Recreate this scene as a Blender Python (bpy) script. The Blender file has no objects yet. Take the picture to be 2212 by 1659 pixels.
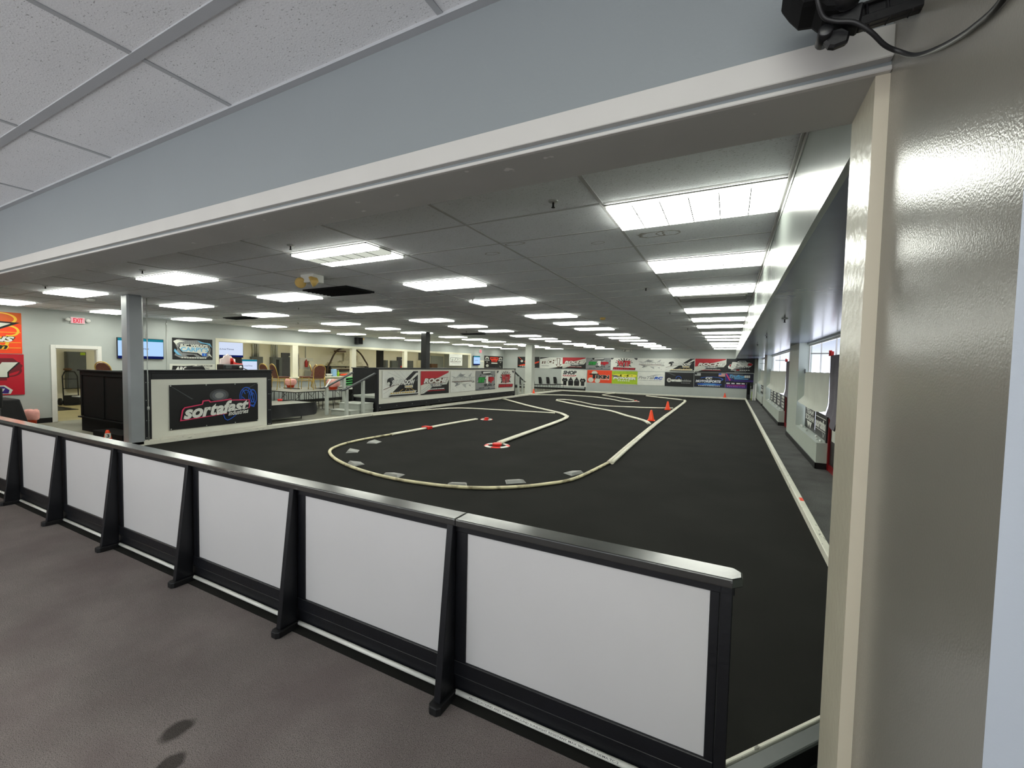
import bpy, math, random
from mathutils import Vector, Matrix
random.seed(7)
S = bpy.context.scene
COL = S.collection
PI = math.pi
CAMZ, CEIL, FCEIL = 1.78, 3.02, 2.98
XL, YB = -16.15, 30.2          # pass-through wall, back wall

# ------------------------------------------------------------------ materials
def lin(c):
    def f(v):
        v /= 255.0
        return v / 12.92 if v <= 0.04045 else ((v + 0.055) / 1.055) ** 2.4
    return (f(c[0]), f(c[1]), f(c[2]), 1.0)

def P(name, rgb, rough=0.5, var=0.08, scale=6.0, bump=0.0, bscale=60.0, metal=0.0, spec=0.5, emis=None, estr=0.0, coat=0.0):
    m = bpy.data.materials.new(name)
    m.use_nodes = True
    nt = m.node_tree
    b = nt.nodes['Principled BSDF']
    tc = nt.nodes.new('ShaderNodeTexCoord')
    n = nt.nodes.new('ShaderNodeTexNoise')
    n.inputs['Scale'].default_value = scale
    n.inputs['Detail'].default_value = 4.0
    nt.links.new(tc.outputs['Object'], n.inputs['Vector'])
    r = nt.nodes.new('ShaderNodeValToRGB')
    c = lin(rgb)
    r.color_ramp.elements[0].position = 0.3
    r.color_ramp.elements[1].position = 0.7
    r.color_ramp.elements[0].color = (c[0] * (1 - var), c[1] * (1 - var), c[2] * (1 - var), 1)
    r.color_ramp.elements[1].color = (min(1, c[0] * (1 + var)), min(1, c[1] * (1 + var)), min(1, c[2] * (1 + var)), 1)
    nt.links.new(n.outputs['Fac'], r.inputs['Fac'])
    nt.links.new(r.outputs['Color'], b.inputs['Base Color'])
    b.inputs['Roughness'].default_value = rough
    b.inputs['Metallic'].default_value = metal
    b.inputs['Specular IOR Level'].default_value = spec
    b.inputs['Coat Weight'].default_value = coat
    b.inputs['Coat Roughness'].default_value = 0.15
    if emis is not None:
        b.inputs['Emission Color'].default_value = lin(emis)
        b.inputs['Emission Strength'].default_value = estr
    if bump > 0:
        n2 = nt.nodes.new('ShaderNodeTexNoise')
        n2.inputs['Scale'].default_value = bscale
        n2.inputs['Detail'].default_value = 3.0
        nt.links.new(tc.outputs['Object'], n2.inputs['Vector'])
        bp = nt.nodes.new('ShaderNodeBump')
        bp.inputs['Strength'].default_value = bump
        bp.inputs['Distance'].default_value = 0.01
        nt.links.new(n2.outputs['Fac'], bp.inputs['Height'])
        nt.links.new(bp.outputs['Normal'], b.inputs['Normal'])
    return m

def emit(name, rgb, strength):
    m = bpy.data.materials.new(name)
    m.use_nodes = True
    nt = m.node_tree
    nt.nodes.remove(nt.nodes['Principled BSDF'])
    e = nt.nodes.new('ShaderNodeEmission')
    e.inputs['Color'].default_value = lin(rgb)
    e.inputs['Strength'].default_value = strength
    nt.links.new(e.outputs['Emission'], nt.nodes['Material Output'].inputs['Surface'])
    return m

def speckle(m, rgb, scale, lo, hi, fac=1.0, stretch=(1, 1, 1)):
    """Blend a second colour over the base colour where a noise passes a threshold."""
    nt = m.node_tree
    b = nt.nodes['Principled BSDF']
    src = b.inputs['Base Color'].links[0].from_socket
    tc = nt.nodes.new('ShaderNodeTexCoord')
    mp = nt.nodes.new('ShaderNodeMapping')
    mp.inputs['Scale'].default_value = stretch
    n = nt.nodes.new('ShaderNodeTexNoise')
    n.inputs['Scale'].default_value = scale
    n.inputs['Detail'].default_value = 3.0
    nt.links.new(tc.outputs['Object'], mp.inputs['Vector'])
    nt.links.new(mp.outputs['Vector'], n.inputs['Vector'])
    mr = nt.nodes.new('ShaderNodeMapRange')
    mr.inputs['From Min'].default_value = lo
    mr.inputs['From Max'].default_value = hi
    mr.inputs['To Max'].default_value = fac
    nt.links.new(n.outputs['Fac'], mr.inputs['Value'])
    mx = nt.nodes.new('ShaderNodeMix')
    mx.data_type = 'RGBA'
    nt.links.new(mr.outputs['Result'], mx.inputs['Factor'])
    nt.links.new(src, mx.inputs['A'])
    mx.inputs['B'].default_value = lin(rgb)
    nt.links.new(mx.outputs['Result'], b.inputs['Base Color'])
    return m

def spots(m, rgb, pts, fac=0.6, ring=False):
    """Stains with their own outline: pts = (x, y, rx, ry) in object space."""
    nt = m.node_tree
    b = nt.nodes['Principled BSDF']
    tc = nt.nodes.new('ShaderNodeTexCoord')
    nz = nt.nodes.new('ShaderNodeTexNoise')
    nz.inputs['Scale'].default_value = 9.0
    nt.links.new(tc.outputs['Object'], nz.inputs['Vector'])
    for (x, y, rx, ry) in pts:
        src = b.inputs['Base Color'].links[0].from_socket
        mp = nt.nodes.new('ShaderNodeMapping')
        mp.inputs['Location'].default_value = (-x / rx, -y / ry, 0)
        mp.inputs['Scale'].default_value = (1 / rx, 1 / ry, 0)
        nt.links.new(tc.outputs['Object'], mp.inputs['Vector'])
        ln = nt.nodes.new('ShaderNodeVectorMath')
        ln.operation = 'LENGTH'
        nt.links.new(mp.outputs['Vector'], ln.inputs[0])
        ad = nt.nodes.new('ShaderNodeMath')
        ad.operation = 'MULTIPLY_ADD'
        nt.links.new(nz.outputs['Fac'], ad.inputs[0])
        ad.inputs[1].default_value = 0.9
        nt.links.new(ln.outputs['Value'], ad.inputs[2])
        r = nt.nodes.new('ShaderNodeValToRGB')
        e = r.color_ramp.elements
        if ring:
            e[0].position, e[0].color = 0.80, (0, 0, 0, 1)
            e[1].position, e[1].color = 0.88, (1, 1, 1, 1)
            k = e.new(0.97); k.color = (0, 0, 0, 1)
        else:
            e[0].position, e[0].color = 0.75, (1, 1, 1, 1)
            e[1].position, e[1].color = 1.0, (0, 0, 0, 1)
        mul = nt.nodes.new('ShaderNodeMath')
        mul.operation = 'MULTIPLY'
        half = nt.nodes.new('ShaderNodeMath')
        half.operation = 'MULTIPLY'
        half.inputs[1].default_value = 0.69
        nt.links.new(ad.outputs[0], half.inputs[0])
        nt.links.new(half.outputs[0], r.inputs['Fac'])
        nt.links.new(r.outputs['Color'], mul.inputs[0])
        mul.inputs[1].default_value = fac
        mx = nt.nodes.new('ShaderNodeMix')
        mx.data_type = 'RGBA'
        nt.links.new(mul.outputs[0], mx.inputs['Factor'])
        nt.links.new(src, mx.inputs['A'])
        mx.inputs['B'].default_value = lin(rgb)
        nt.links.new(mx.outputs['Result'], b.inputs['Base Color'])
    return m

M = {}
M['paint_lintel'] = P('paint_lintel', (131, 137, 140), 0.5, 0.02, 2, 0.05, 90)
M['paint_gloss'] = P('paint_gloss', (124, 121, 113), 0.2, 0.03, 3, 0.06, 260, spec=0.5)
M['paint_reveal'] = P('paint_reveal', (196, 190, 170), 0.26, 0.04, 4, 0.12, 40, spec=0.6)
M['paint_daylit'] = P('paint_daylit', (162, 168, 178), 0.5, 0.02, 3, 0.05, 80)
M['paint_soffit'] = P('paint_soffit', (150, 156, 152), 0.22, 0.03, 3, 0.04, 25, spec=0.7)
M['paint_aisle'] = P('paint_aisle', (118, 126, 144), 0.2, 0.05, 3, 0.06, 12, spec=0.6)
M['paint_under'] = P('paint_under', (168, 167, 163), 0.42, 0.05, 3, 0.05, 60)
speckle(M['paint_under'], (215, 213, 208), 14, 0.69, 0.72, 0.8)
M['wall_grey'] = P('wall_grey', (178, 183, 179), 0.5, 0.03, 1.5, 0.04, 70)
M['wall_sage'] = P('wall_sage', (192, 200, 190), 0.3, 0.03, 1.5, 0.05, 40)
M['cream'] = P('cream', (236, 231, 210), 0.5, 0.03, 2)
M['trim_white'] = P('trim_white', (226, 224, 217), 0.35, 0.03, 4, 0.03, 50)
M['trim_lintel'] = P('trim_lintel', (192, 190, 186), 0.4, 0.03, 4, 0.03, 50)
M['trim_cream'] = P('trim_cream', (232, 228, 205), 0.4, 0.03, 4)
M['jamb_cream'] = P('jamb_cream', (194, 186, 168), 0.4, 0.03, 4)
M['rail_grey'] = P('rail_grey', (64, 66, 68), 0.5, 0.15, 6, 0.06, 30)
M['trim_metal'] = P('trim_metal', (190, 190, 188), 0.3, 0.04, 5, metal=0.6)
M['base_black'] = P('base_black', (18, 18, 19), 0.4, 0.1, 5)
M['black_paint'] = P('black_paint', (17, 18, 23), 0.42, 0.22, 9, 0.12, 40, spec=0.45)
M['black_rail'] = P('black_rail', (36, 37, 37), 0.26, 0.25, 5, 0.1, 30, spec=0.8, coat=1.0)
speckle(M['black_rail'], (120, 122, 119), 16, 0.64, 0.70, 0.5, (0.35, 1, 1))
M['board_white'] = P('board_white', (208, 206, 207), 0.42, 0.02, 2)
M['panel_white'] = P('panel_white', (222, 221, 210), 0.42, 0.02, 2)
M['pvc'] = P('pvc', (232, 231, 224), 0.3, 0.06, 5)
M['curb_white'] = P('curb_white', (222, 220, 206), 0.5, 0.07, 4, 0.1, 30)
speckle(M['curb_white'], (70, 66, 56), 26, 0.66, 0.72, 0.7, (1, 0.3, 1))
M['hose'] = P('hose', (220, 216, 198), 0.45, 0.1, 3, 0.1, 30)
M['hose_dirty'] = P('hose_dirty', (214, 206, 170), 0.5, 0.15, 3, 0.15, 30)
speckle(M['hose_dirty'], (92, 72, 42), 5, 0.52, 0.66, 0.75)
M['carpet_track'] = P('carpet_track', (34, 34, 32), 0.95, 0.18, 1.2, 0.35, 420, spec=0.12)
M['carpet_front'] = P('carpet_front', (134, 126, 123), 0.95, 0.18, 1.4, 0.6, 260, spec=0.1)
speckle(M['carpet_front'], (66, 61, 60), 210, 0.50, 0.62, 0.65)
speckle(M['carpet_front'], (176, 168, 162), 240, 0.58, 0.70, 0.6)
speckle(M['carpet_front'], (112, 100, 100), 2.2, 0.45, 0.65, 0.45)
spots(M['carpet_front'], (44, 41, 37), [(-2.29, 1.032, 0.06, 0.085), (-2.125, 0.93, 0.05, 0.07)], 0.75)
M['carpet_aisle'] = P('carpet_aisle', (100, 100, 99), 0.95, 0.2, 2, 0.6, 200, spec=0.1)
speckle(M['carpet_aisle'], (62, 62, 62), 90, 0.5, 0.62, 0.6)
M['concrete'] = P('concrete', (128, 127, 113), 0.6, 0.1, 1.3, 0.1, 20)
M['concrete_tan'] = P('concrete_tan', (176, 164, 122), 0.55, 0.12, 1.1, 0.1, 20)
M['tile_front'] = P('tile_front', (226, 227, 230), 0.85, 0.02, 3, 0.12, 160)
speckle(M['tile_front'], (128, 128, 130), 85, 0.645, 0.675, 0.7, (1.0, 2.2, 1))
M['tile_track'] = P('tile_track', (240, 242, 246), 0.9, 0.03, 1.5, 0.3, 120)
speckle(M['tile_track'], (120, 119, 115), 70, 0.63, 0.67, 0.5, (1.0, 2.0, 1))
spots(M['tile_track'], (120, 104, 84), [(-0.70, 4.18, 0.14, 0.1), (-2.42, 4.19, 0.10, 0.06), (-1.22, 4.24, 0.07, 0.05), (-2.0, 3.95, 0.13, 0.05), (-0.55, 4.18, 0.12, 0.08)], 0.8, True)
M['grid_light'] = P('grid_light', (172, 174, 178), 0.5, 0.03, 5)
M['grid_dark'] = P('grid_dark', (190, 190, 190), 0.6, 0.05, 5)
M['lamp'] = emit('lamp', (252, 255, 243), 14.0)
M['lamp_low'] = emit('lamp_low', (235, 240, 225), 0.75)
M['lamp_warm'] = emit('lamp_warm', (255, 222, 185), 11.0)
M['louver'] = P('louver', (120, 122, 120), 0.4, 0.05, 5)
M['fixture'] = P('fixture', (150, 150, 146), 0.45, 0.05, 5)
M['black_plastic'] = P('black_plastic', (20, 20, 22), 0.35, 0.15, 12, 0.06, 60)
M['black_matte'] = P('black_matte', (14, 14, 15), 0.75, 0.15, 8, spec=0.2)
M['rubber'] = P('rubber', (20, 20, 22), 0.5, 0.1, 10)
M['cloth_black'] = P('cloth_black', (26, 26, 28), 0.75, 0.2, 6, 0.25, 18)
M['cloth_grey'] = P('cloth_grey', (112, 108, 116), 0.85, 0.1, 5, 0.25, 25)
M['cloth_white'] = P('cloth_white', (214, 216, 204), 0.75, 0.04, 3, 0.2, 10)
M['orange'] = P('orange', (255, 74, 26), 0.4, 0.08, 6)
M['orange_bin'] = P('orange_bin', (250, 78, 40), 0.4, 0.08, 6)
M['bag_pink'] = P('bag_pink', (246, 176, 166), 0.35, 0.12, 8, 0.4, 22)
M['red_plastic'] = P('red_plastic', (226, 42, 34), 0.35, 0.1, 8)
M['red_paint'] = P('red_paint', (122, 14, 20), 0.35, 0.1, 6)
M['gold'] = P('gold', (214, 180, 96), 0.35, 0.08, 8, metal=0.55)
M['brown_cloth'] = P('brown_cloth', (106, 62, 46), 0.7, 0.12, 20, 0.2, 90)
M['tan_cloth'] = P('tan_cloth', (196, 138, 112), 0.7, 0.1, 20, 0.2, 90)
M['table_grey'] = P('table_grey', (150, 150, 140), 0.35, 0.06, 6)
M['steel_black'] = P('steel_black', (26, 26, 28), 0.4, 0.1, 8, metal=0.2)
M['stair_grey'] = P('stair_grey', (172, 176, 168), 0.5, 0.06, 4)
M['post_grey'] = P('post_grey', (184, 189, 182), 0.45, 0.05, 4)
M['col_grey'] = P('col_grey', (146, 150, 154), 0.35, 0.04, 3)
M['col_white'] = P('col_white', (200, 204, 196), 0.45, 0.03, 3)
M['door_grey'] = P('door_grey', (72, 73, 78), 0.45, 0.06, 4)
M['panel_grey'] = P('panel_grey', (92, 96, 94), 0.45, 0.08, 4)
M['conduit'] = P('conduit', (188, 190, 186), 0.4, 0.06, 5, metal=0.3)
M['white_plastic'] = P('white_plastic', (228, 228, 222), 0.4, 0.04, 6)
M['lamp_head'] = P('lamp_head', (206, 172, 96), 0.35, 0.15, 10)
M['tv_screen'] = emit('tv_screen', (176, 212, 255), 1.05)
M['tv_screen_pale'] = emit('tv_screen_pale', (216, 228, 252), 0.95)
M['tv_bar'] = emit('tv_bar', (40, 140, 160), 0.8)
M['tv_dark'] = emit('tv_dark', (24, 40, 120), 0.5)
M['tv_text'] = emit('tv_text', (120, 130, 160), 0.7)
M['exit_face'] = emit('exit_face', (255, 190, 196), 0.85)
M['exit_red'] = emit('exit_red', (240, 20, 50), 0.9)
M['wood_dark'] = P('wood_dark', (92, 66, 46), 0.6, 0.2, 8)
M['lumber'] = P('lumber', (206, 200, 176), 0.6, 0.12, 8)
M['hose_arch'] = P('hose_arch', (70, 56, 42), 0.6, 0.2, 6)
M['ramp_grey'] = P('ramp_grey', (140, 141, 138), 0.35, 0.15, 10)
M['blue_box'] = P('blue_box', (150, 190, 226), 0.5, 0.08, 8)
M['green_bottle'] = P('green_bottle', (150, 196, 30), 0.35, 0.1, 8)
M['skin_paper'] = P('skin_paper', (244, 226, 222), 0.6, 0.05, 6)
M['green_fabric'] = P('green_fabric', (90, 190, 110), 0.6, 0.2, 10)
M['lime'] = P('lime', (170, 200, 40), 0.5, 0.1, 8)
M['red_fire'] = P('red_fire', (170, 30, 26), 0.35, 0.1, 8)
# ink colours for printed vinyl
def ink(n, rgb, rough=0.42):
    k = 'ink_' + n
    if k not in M:
        M[k] = P(k, rgb, rough, 0.05, 3, 0.12, 5)
    return M[k]
for n, c in dict(black=(16, 16, 18), white=(228, 229, 222), paper=(214, 215, 204), grey=(140, 142, 142), lgrey=(178, 180, 178), dgrey=(70, 72, 74),
                 red=(190, 30, 44), crimson=(190, 16, 40), dred=(110, 14, 28), orange=(238, 128, 34), dorange=(214, 92, 26), yellow=(244, 196, 60), orangered=(236, 70, 30), gold=(214, 176, 110),
                 green=(30, 150, 60), lime=(120, 200, 40), lemon=(236, 230, 60), blue=(40, 96, 200), sky=(110, 176, 214), navy=(14, 18, 44), purple=(58, 28, 120),
                 violet=(150, 90, 180), pink=(214, 56, 100), slate=(96, 98, 104), brown=(92, 60, 44), cyan=(90, 160, 210)).items():
    ink(n, c)
# glazing of the aisle windows: tint added to dim the strong outdoor light
g = bpy.data.materials.new('window_dimmer'); g.use_nodes = True
_n = g.node_tree; _n.nodes.remove(_n.nodes['Principled BSDF'])
PANE_DIM = 0.75
_t = _n.nodes.new('ShaderNodeBsdfTransparent'); _t.inputs['Color'].default_value = (PANE_DIM, PANE_DIM * 1.02, PANE_DIM * 1.08, 1)
_g = _n.nodes.new('ShaderNodeBsdfGlossy'); _g.inputs['Roughness'].default_value = 0.1
_x = _n.nodes.new('ShaderNodeMixShader'); _x.inputs[0].default_value = 0.05
_n.links.new(_t.outputs[0], _x.inputs[1]); _n.links.new(_g.outputs[0], _x.inputs[2])
_n.links.new(_x.outputs[0], _n.nodes['Material Output'].inputs['Surface'])
M['window_dimmer'] = g

# ------------------------------------------------------------------ mesh builder
class MB:
    def __init__(self):
        self.v, self.f, self.m, self.s = [], [], [], []
    def add(self, vs, fs, mi=0, smooth=False):
        o = len(self.v)
        self.v += [Vector(p) for p in vs]
        for f in fs:
            self.f.append([o + i for i in f]); self.m.append(mi); self.s.append(smooth)
        return self
    def box(self, x0, y0, z0, x1, y1, z1, mi=0):
        x0, x1 = min(x0, x1), max(x0, x1); y0, y1 = min(y0, y1), max(y0, y1); z0, z1 = min(z0, z1), max(z0, z1)
        v = [(x0, y0, z0), (x1, y0, z0), (x1, y1, z0), (x0, y1, z0), (x0, y0, z1), (x1, y0, z1), (x1, y1, z1), (x0, y1, z1)]
        return self.add(v, [(3, 2, 1, 0), (4, 5, 6, 7), (0, 1, 5, 4), (1, 2, 6, 5), (2, 3, 7, 6), (3, 0, 4, 7)], mi)
    def hexa(self, v, mi=0):
        return self.add(v, [(3, 2, 1, 0), (4, 5, 6, 7), (0, 1, 5, 4), (1, 2, 6, 5), (2, 3, 7, 6), (3, 0, 4, 7)], mi)
    def beam(self, p0, p1, w, h, mi=0, up=(0, 0, 1)):
        p0, p1 = Vector(p0), Vector(p1)
        d = (p1 - p0).normalized(); u = Vector(up)
        s = d.cross(u).normalized()
        if s.length < 1e-6: s = Vector((1, 0, 0))
        u = s.cross(d).normalized()
        a, b = s * w / 2, u * h / 2
        return self.hexa([p0 - a - b, p0 + a - b, p1 + a - b, p1 - a - b, p0 - a + b, p0 + a + b, p1 + a + b, p1 - a + b], mi)
    def tube(self, path, r, n=8, mi=0, flat=1.0, cap=True, smooth=True, closed=False):
        path = [Vector(p) for p in path]
        k = len(path); vs = []; fs = []
        prev = None
        for i, p in enumerate(path):
            if closed: t = path[(i + 1) % k] - path[i - 1]
            else: t = path[min(i + 1, k - 1)] - path[max(i - 1, 0)]
            t.normalize()
            if prev is None:
                ref = Vector((0, 0, 1)) if abs(t.z) < 0.9 else Vector((1, 0, 0))
                s = t.cross(ref).normalized()
            else:
                s = (prev - t * prev.dot(t))
                s = s.normalized() if s.length > 1e-6 else prev
            prev = s
            u = s.cross(t).normalized()
            rr = r[i] if isinstance(r, (list, tuple)) else r
            for j in range(n):
                a = 2 * PI * j / n
                vs.append(p + s * math.cos(a) * rr + u * math.sin(a) * rr * flat)
        for i in range(k if closed else k - 1):
            for j in range(n):
                a, b = i * n + j, i * n + (j + 1) % n
                c, d = ((i + 1) % k) * n + (j + 1) % n, ((i + 1) % k) * n + j
                fs.append((a, b, c, d))
        self.add(vs, fs, mi, smooth)
        if cap and not closed:
            o = len(self.v) - len(vs)
            self.f.append([o + j for j in range(n)][::-1]); self.m.append(mi); self.s.append(False)
            self.f.append([o + (k - 1) * n + j for j in range(n)]); self.m.append(mi); self.s.append(False)
        return self
    def lathe(self, prof, c=(0, 0, 0), n=20, mi=0, X=None, smooth=True):
        """prof: (radius, height) along +Z, moved by matrix X."""
        vs, fs = [], []
        for (r, z) in prof:
            for j in range(n):
                a = 2 * PI * j / n
                p = Vector((r * math.cos(a), r * math.sin(a), z))
                vs.append((X @ p if X else p) + Vector(c))
        for i in range(len(prof) - 1):
            for j in range(n):
                fs.append((i * n + j, i * n + (j + 1) % n, (i + 1) * n + (j + 1) % n, (i + 1) * n + j))
        fs.append(tuple(range(n))[::-1]); fs.append(tuple((len(prof) - 1) * n + j for j in range(n)))
        return self.add(vs, fs, mi, smooth)
    def prism(self, poly, O, U, V, N, t, mi=0):
        O, U, V, N = Vector(O), Vector(U), Vector(V), Vector(N)
        k = len(poly)
        vs = [O + U * a + V * b for a, b in poly] + [O + U * a + V * b + N * t for a, b in poly]
        fs = [tuple(range(k))[::-1], tuple(range(k, 2 * k))] + [(i, (i + 1) % k, k + (i + 1) % k, k + i) for i in range(k)]
        return self.add(vs, fs, mi)
    def sphere(self, c, r, n=12, mi=0, sz=1.0):
        prof = [(r * math.sin(PI * i / n) + 1e-4, -r * sz * math.cos(PI * i / n)) for i in range(n + 1)]
        return self.lathe(prof, c, n * 2, mi)
    def move(self, X):
        self.v = [X @ p for p in self.v]
        return self
    def build(self, name, mats, parent=None, bevel=0.0, seg=1):
        if not isinstance(mats, (list, tuple)): mats = [mats]
        me = bpy.data.meshes.new(name)
        me.from_pydata([tuple(p) for p in self.v], [], self.f)
        for m in mats: me.materials.append(M[m] if isinstance(m, str) else m)
        for i, p in enumerate(me.polygons):
            p.material_index = self.m[i]; p.use_smooth = self.s[i]
        me.update()
        o = bpy.data.objects.new(name, me)
        COL.objects.link(o)
        if parent is not None:
            o.parent = parent
            o.matrix_parent_inverse = world_of(parent).inverted()
        if bevel > 0:
            b = o.modifiers.new('edge_round', 'BEVEL'); b.width = bevel; b.segments = seg; b.limit_method = 'ANGLE'; b.angle_limit = 0.9
        return o

def world_of(o):
    X = o.matrix_parent_inverse @ o.matrix_basis
    return world_of(o.parent) @ X if o.parent else o.matrix_basis.copy()

def tag(o, label, cat, group=None):
    o['label'] = label; o['category'] = cat
    if group: o['group'] = group
    return o
def thing(name, label, cat, loc=(0, 0, 0), group=None):
    o = bpy.data.objects.new(name, None); COL.objects.link(o)
    o.location = loc; o.empty_display_size = 0.1
    return tag(o, label, cat, group)
def struct(name, mb, mats, parent=None, bevel=0.0):
    o = mb.build(name, mats, parent, bevel)
    if parent is None: o['kind'] = 'structure'
    return o
KIDS = {}
def dup(root, loc, rotz=0.0, label=None, group=None):
    r = root.copy(); COL.objects.link(r)
    r.location = loc; r.rotation_euler = (0, 0, rotz)
    if label: r['label'] = label
    if group: r['group'] = group
    if root.name not in KIDS:
        KIDS[root.name] = [(c, list(c.children)) for c in root.children]
    for c, gs in KIDS[root.name]:
        d = c.copy(); COL.objects.link(d); d.parent = r
        for q in gs:
            e = q.copy(); COL.objects.link(e); e.parent = d
    return r

def spline(pts, per=6):
    pts = [Vector(p) for p in pts]
    out = []
    for i in range(len(pts) - 1):
        p0, p1, p2, p3 = pts[max(i - 1, 0)], pts[i], pts[i + 1], pts[min(i + 2, len(pts) - 1)]
        for k in range(per):
            t = k / per
            out.append(0.5 * ((2 * p1) + (p2 - p0) * t + (2 * p0 - 5 * p1 + 4 * p2 - p3) * t * t + (3 * p1 - p0 - 3 * p2 + p3) * t ** 3))
    out.append(pts[-1])
    return out

# ------------------------------------------------------------------ lettering and printed sheets
_TX = {}
def glyphs(s, shear, off):
    k = (s, shear, off)
    if k not in _TX:
        c = bpy.data.curves.new('lettering', 'FONT')
        c.body = s; c.size = 1.0; c.shear = shear; c.offset = off
        c.resolution_u = 3; c.fill_mode = 'FRONT'
        o = bpy.data.objects.new('lettering', c)
        me = bpy.data.meshes.new_from_object(o)
        _TX[k] = ([tuple(v.co) for v in me.vertices], [tuple(p.vertices) for p in me.polygons])
        bpy.data.objects.remove(o); bpy.data.curves.remove(c); bpy.data.meshes.remove(me)
    return _TX[k]

class Art:
    """A printed sheet w x h; shapes lie in layers just proud of it."""
    def __init__(self, w, h, base, thick=0.004):
        self.w, self.h, self.mb, self.mats = w, h, MB(), []
        self.step = 0.0012
        self.mb.box(0, 0, 0, w, h, thick, self.mi(base)); self.t = thick; self.L = 0
    def mi(self, n):
        n = n if n in M else 'ink_' + n
        if n not in self.mats: self.mats.append(n)
        return self.mats.index(n)
    def z(self):
        self.L += 1
        return self.t + self.step * self.L
    def poly(self, pts, c, rel=True):
        k = (self.w, self.h) if rel else (1, 1)
        z = self.z()
        self.mb.add([(a * k[0], b * k[1], z) for a, b in pts], [tuple(range(len(pts)))], self.mi(c))
        return self
    def rect(self, a0, b0, a1, b1, c):
        return self.poly([(a0, b0), (a1, b0), (a1, b1), (a0, b1)], c)
    def ell(self, a, b, ra, rb, c, n=28):
        return self.poly([(a + ra * math.cos(2 * PI * i / n), b + rb * math.sin(2 * PI * i / n)) for i in range(n)], c)
    def ring(self, a, b, ra, rb, t, c, n=32, a0=0.0, a1=2 * PI):
        z = self.z(); vs, fs = [], []
        for i in range(n + 1):
            q = a0 + (a1 - a0) * i / n
            for s in (1, 1 - t):
                vs.append(((a + ra * s * math.cos(q)) * self.w, (b + rb * s * math.sin(q)) * self.h, z))
        for i in range(n): fs.append((2 * i, 2 * i + 2, 2 * i + 3, 2 * i + 1))
        self.mb.add(vs, fs, self.mi(c)); return self
    def line(self, pts, t, c):
        z = self.z()
        for (a0, b0), (a1, b1) in zip(pts, pts[1:]):
            p, q = Vector((a0 * self.w, b0 * self.h)), Vector((a1 * self.w, b1 * self.h))
            d = (q - p)
            if d.length < 1e-6: continue
            n = Vector((-d.y, d.x)).normalized() * t * self.h / 2
            self.mb.add([(*(p - n), z), (*(q - n), z), (*(q + n), z), (*(p + n), z)], [(0, 1, 2, 3)], self.mi(c))
        return self
    def text(self, s, a0, b0, a1, b1, c, shear=0.0, off=0.0, out=None, ow=0.035, tilt=0.0, flip=False):
        """Text stretched into the box (a0..a1, b0..b1); out = colour of an outline under it."""
        ref, _ = glyphs(s, shear, 0.0)
        x0, x1 = min(p[0] for p in ref), max(p[0] for p in ref); y0, y1 = min(p[1] for p in ref), max(p[1] for p in ref)
        todo = ([(out, off + ow)] if out else []) + [(c, off)]
        for col, of in todo:
            vs, fs = glyphs(s, shear, of)
            z = self.z(); o = []
            for p in vs:
                a = (p[0] - x0) / (x1 - x0); b = (p[1] - y0) / (y1 - y0)
                if flip: a = 1 - a
                o.append(((a0 + (a1 - a0) * a) * self.w, (b0 + (b1 - b0) * b + tilt * (a - 0.5)) * self.h, z))
            self.mb.add(o, fs, self.mi(col))
        return self
    def bars(self, a0, a1, b, t, c, n=9, seed=1):
        """A line of print too small to read: short dashes."""
        rnd = random.Random(seed); z = self.z(); a = a0
        w = (a1 - a0) / n
        for i in range(n):
            k = w * (0.6 + 0.32 * rnd.random())
            self.mb.add([(a * self.w, (b - t / 2) * self.h, z), ((a + k) * self.w, (b - t / 2) * self.h, z), ((a + k) * self.w, (b + t / 2) * self.h, z), (a * self.w, (b + t / 2) * self.h, z)], [(0, 1, 2, 3)], self.mi(c))
            a += w
        return self
    def place(self, name, O, U, V, label=None, cat='banner', group=None, parent=None, gap=0.004, sag=0.0):
        O, U, V = Vector(O), Vector(U).normalized(), Vector(V).normalized()
        N = U.cross(V)
        X = Matrix((( U.x, V.x, N.x, 0), (U.y, V.y, N.y, 0), (U.z, V.z, N.z, 0), (0, 0, 0, 1)))
        X = Matrix.Translation(O + N * gap) @ X
        ob = self.mb.build(name, self.mats, parent)
        if parent is None:
            ob.matrix_basis = X
            if label: tag(ob, label, cat, group)
        else:
            ob.matrix_basis = X
        return ob
# ================================================================== THE SETTING
def slab(name, x0, y0, z0, x1, y1, z1, m): return struct(name, MB().box(x0, y0, z0, x1, y1, z1), m)
slab('floor_front', -13, -3.8, -0.1, 3, 1.93, 0, 'carpet_front')
slab('floor_track', -10.62, 1.93, -0.1, 0.9, YB, 0, 'carpet_track')
slab('floor_aisle', 0.9, 1.47, -0.1, 1.74, YB, 0, 'carpet_aisle')
slab('floor_pit', -16.3, 1.93, -0.1, -10.62, YB, 0, 'concrete')
slab('floor_workshop', -22.2, 1.93, -0.1, -16.3, YB, 0, 'concrete_tan')

# lintel wall between the front room and the track room
b = MB()
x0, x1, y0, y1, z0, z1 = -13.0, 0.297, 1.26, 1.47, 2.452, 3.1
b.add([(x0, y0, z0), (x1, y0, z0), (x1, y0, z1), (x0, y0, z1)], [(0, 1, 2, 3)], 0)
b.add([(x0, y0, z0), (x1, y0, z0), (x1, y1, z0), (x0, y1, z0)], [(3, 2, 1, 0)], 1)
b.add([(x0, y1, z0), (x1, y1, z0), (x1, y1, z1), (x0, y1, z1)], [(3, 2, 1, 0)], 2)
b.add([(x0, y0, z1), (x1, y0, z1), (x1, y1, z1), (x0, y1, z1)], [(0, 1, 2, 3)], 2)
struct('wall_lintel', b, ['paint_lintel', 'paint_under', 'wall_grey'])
struct('trim_1', MB().box(-13, 1.238, 2.477, 0.297, 1.262, 2.546).box(-13, 1.246, 2.452, 0.297, 1.262, 2.463), 'trim_lintel', bevel=0.002)
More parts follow.
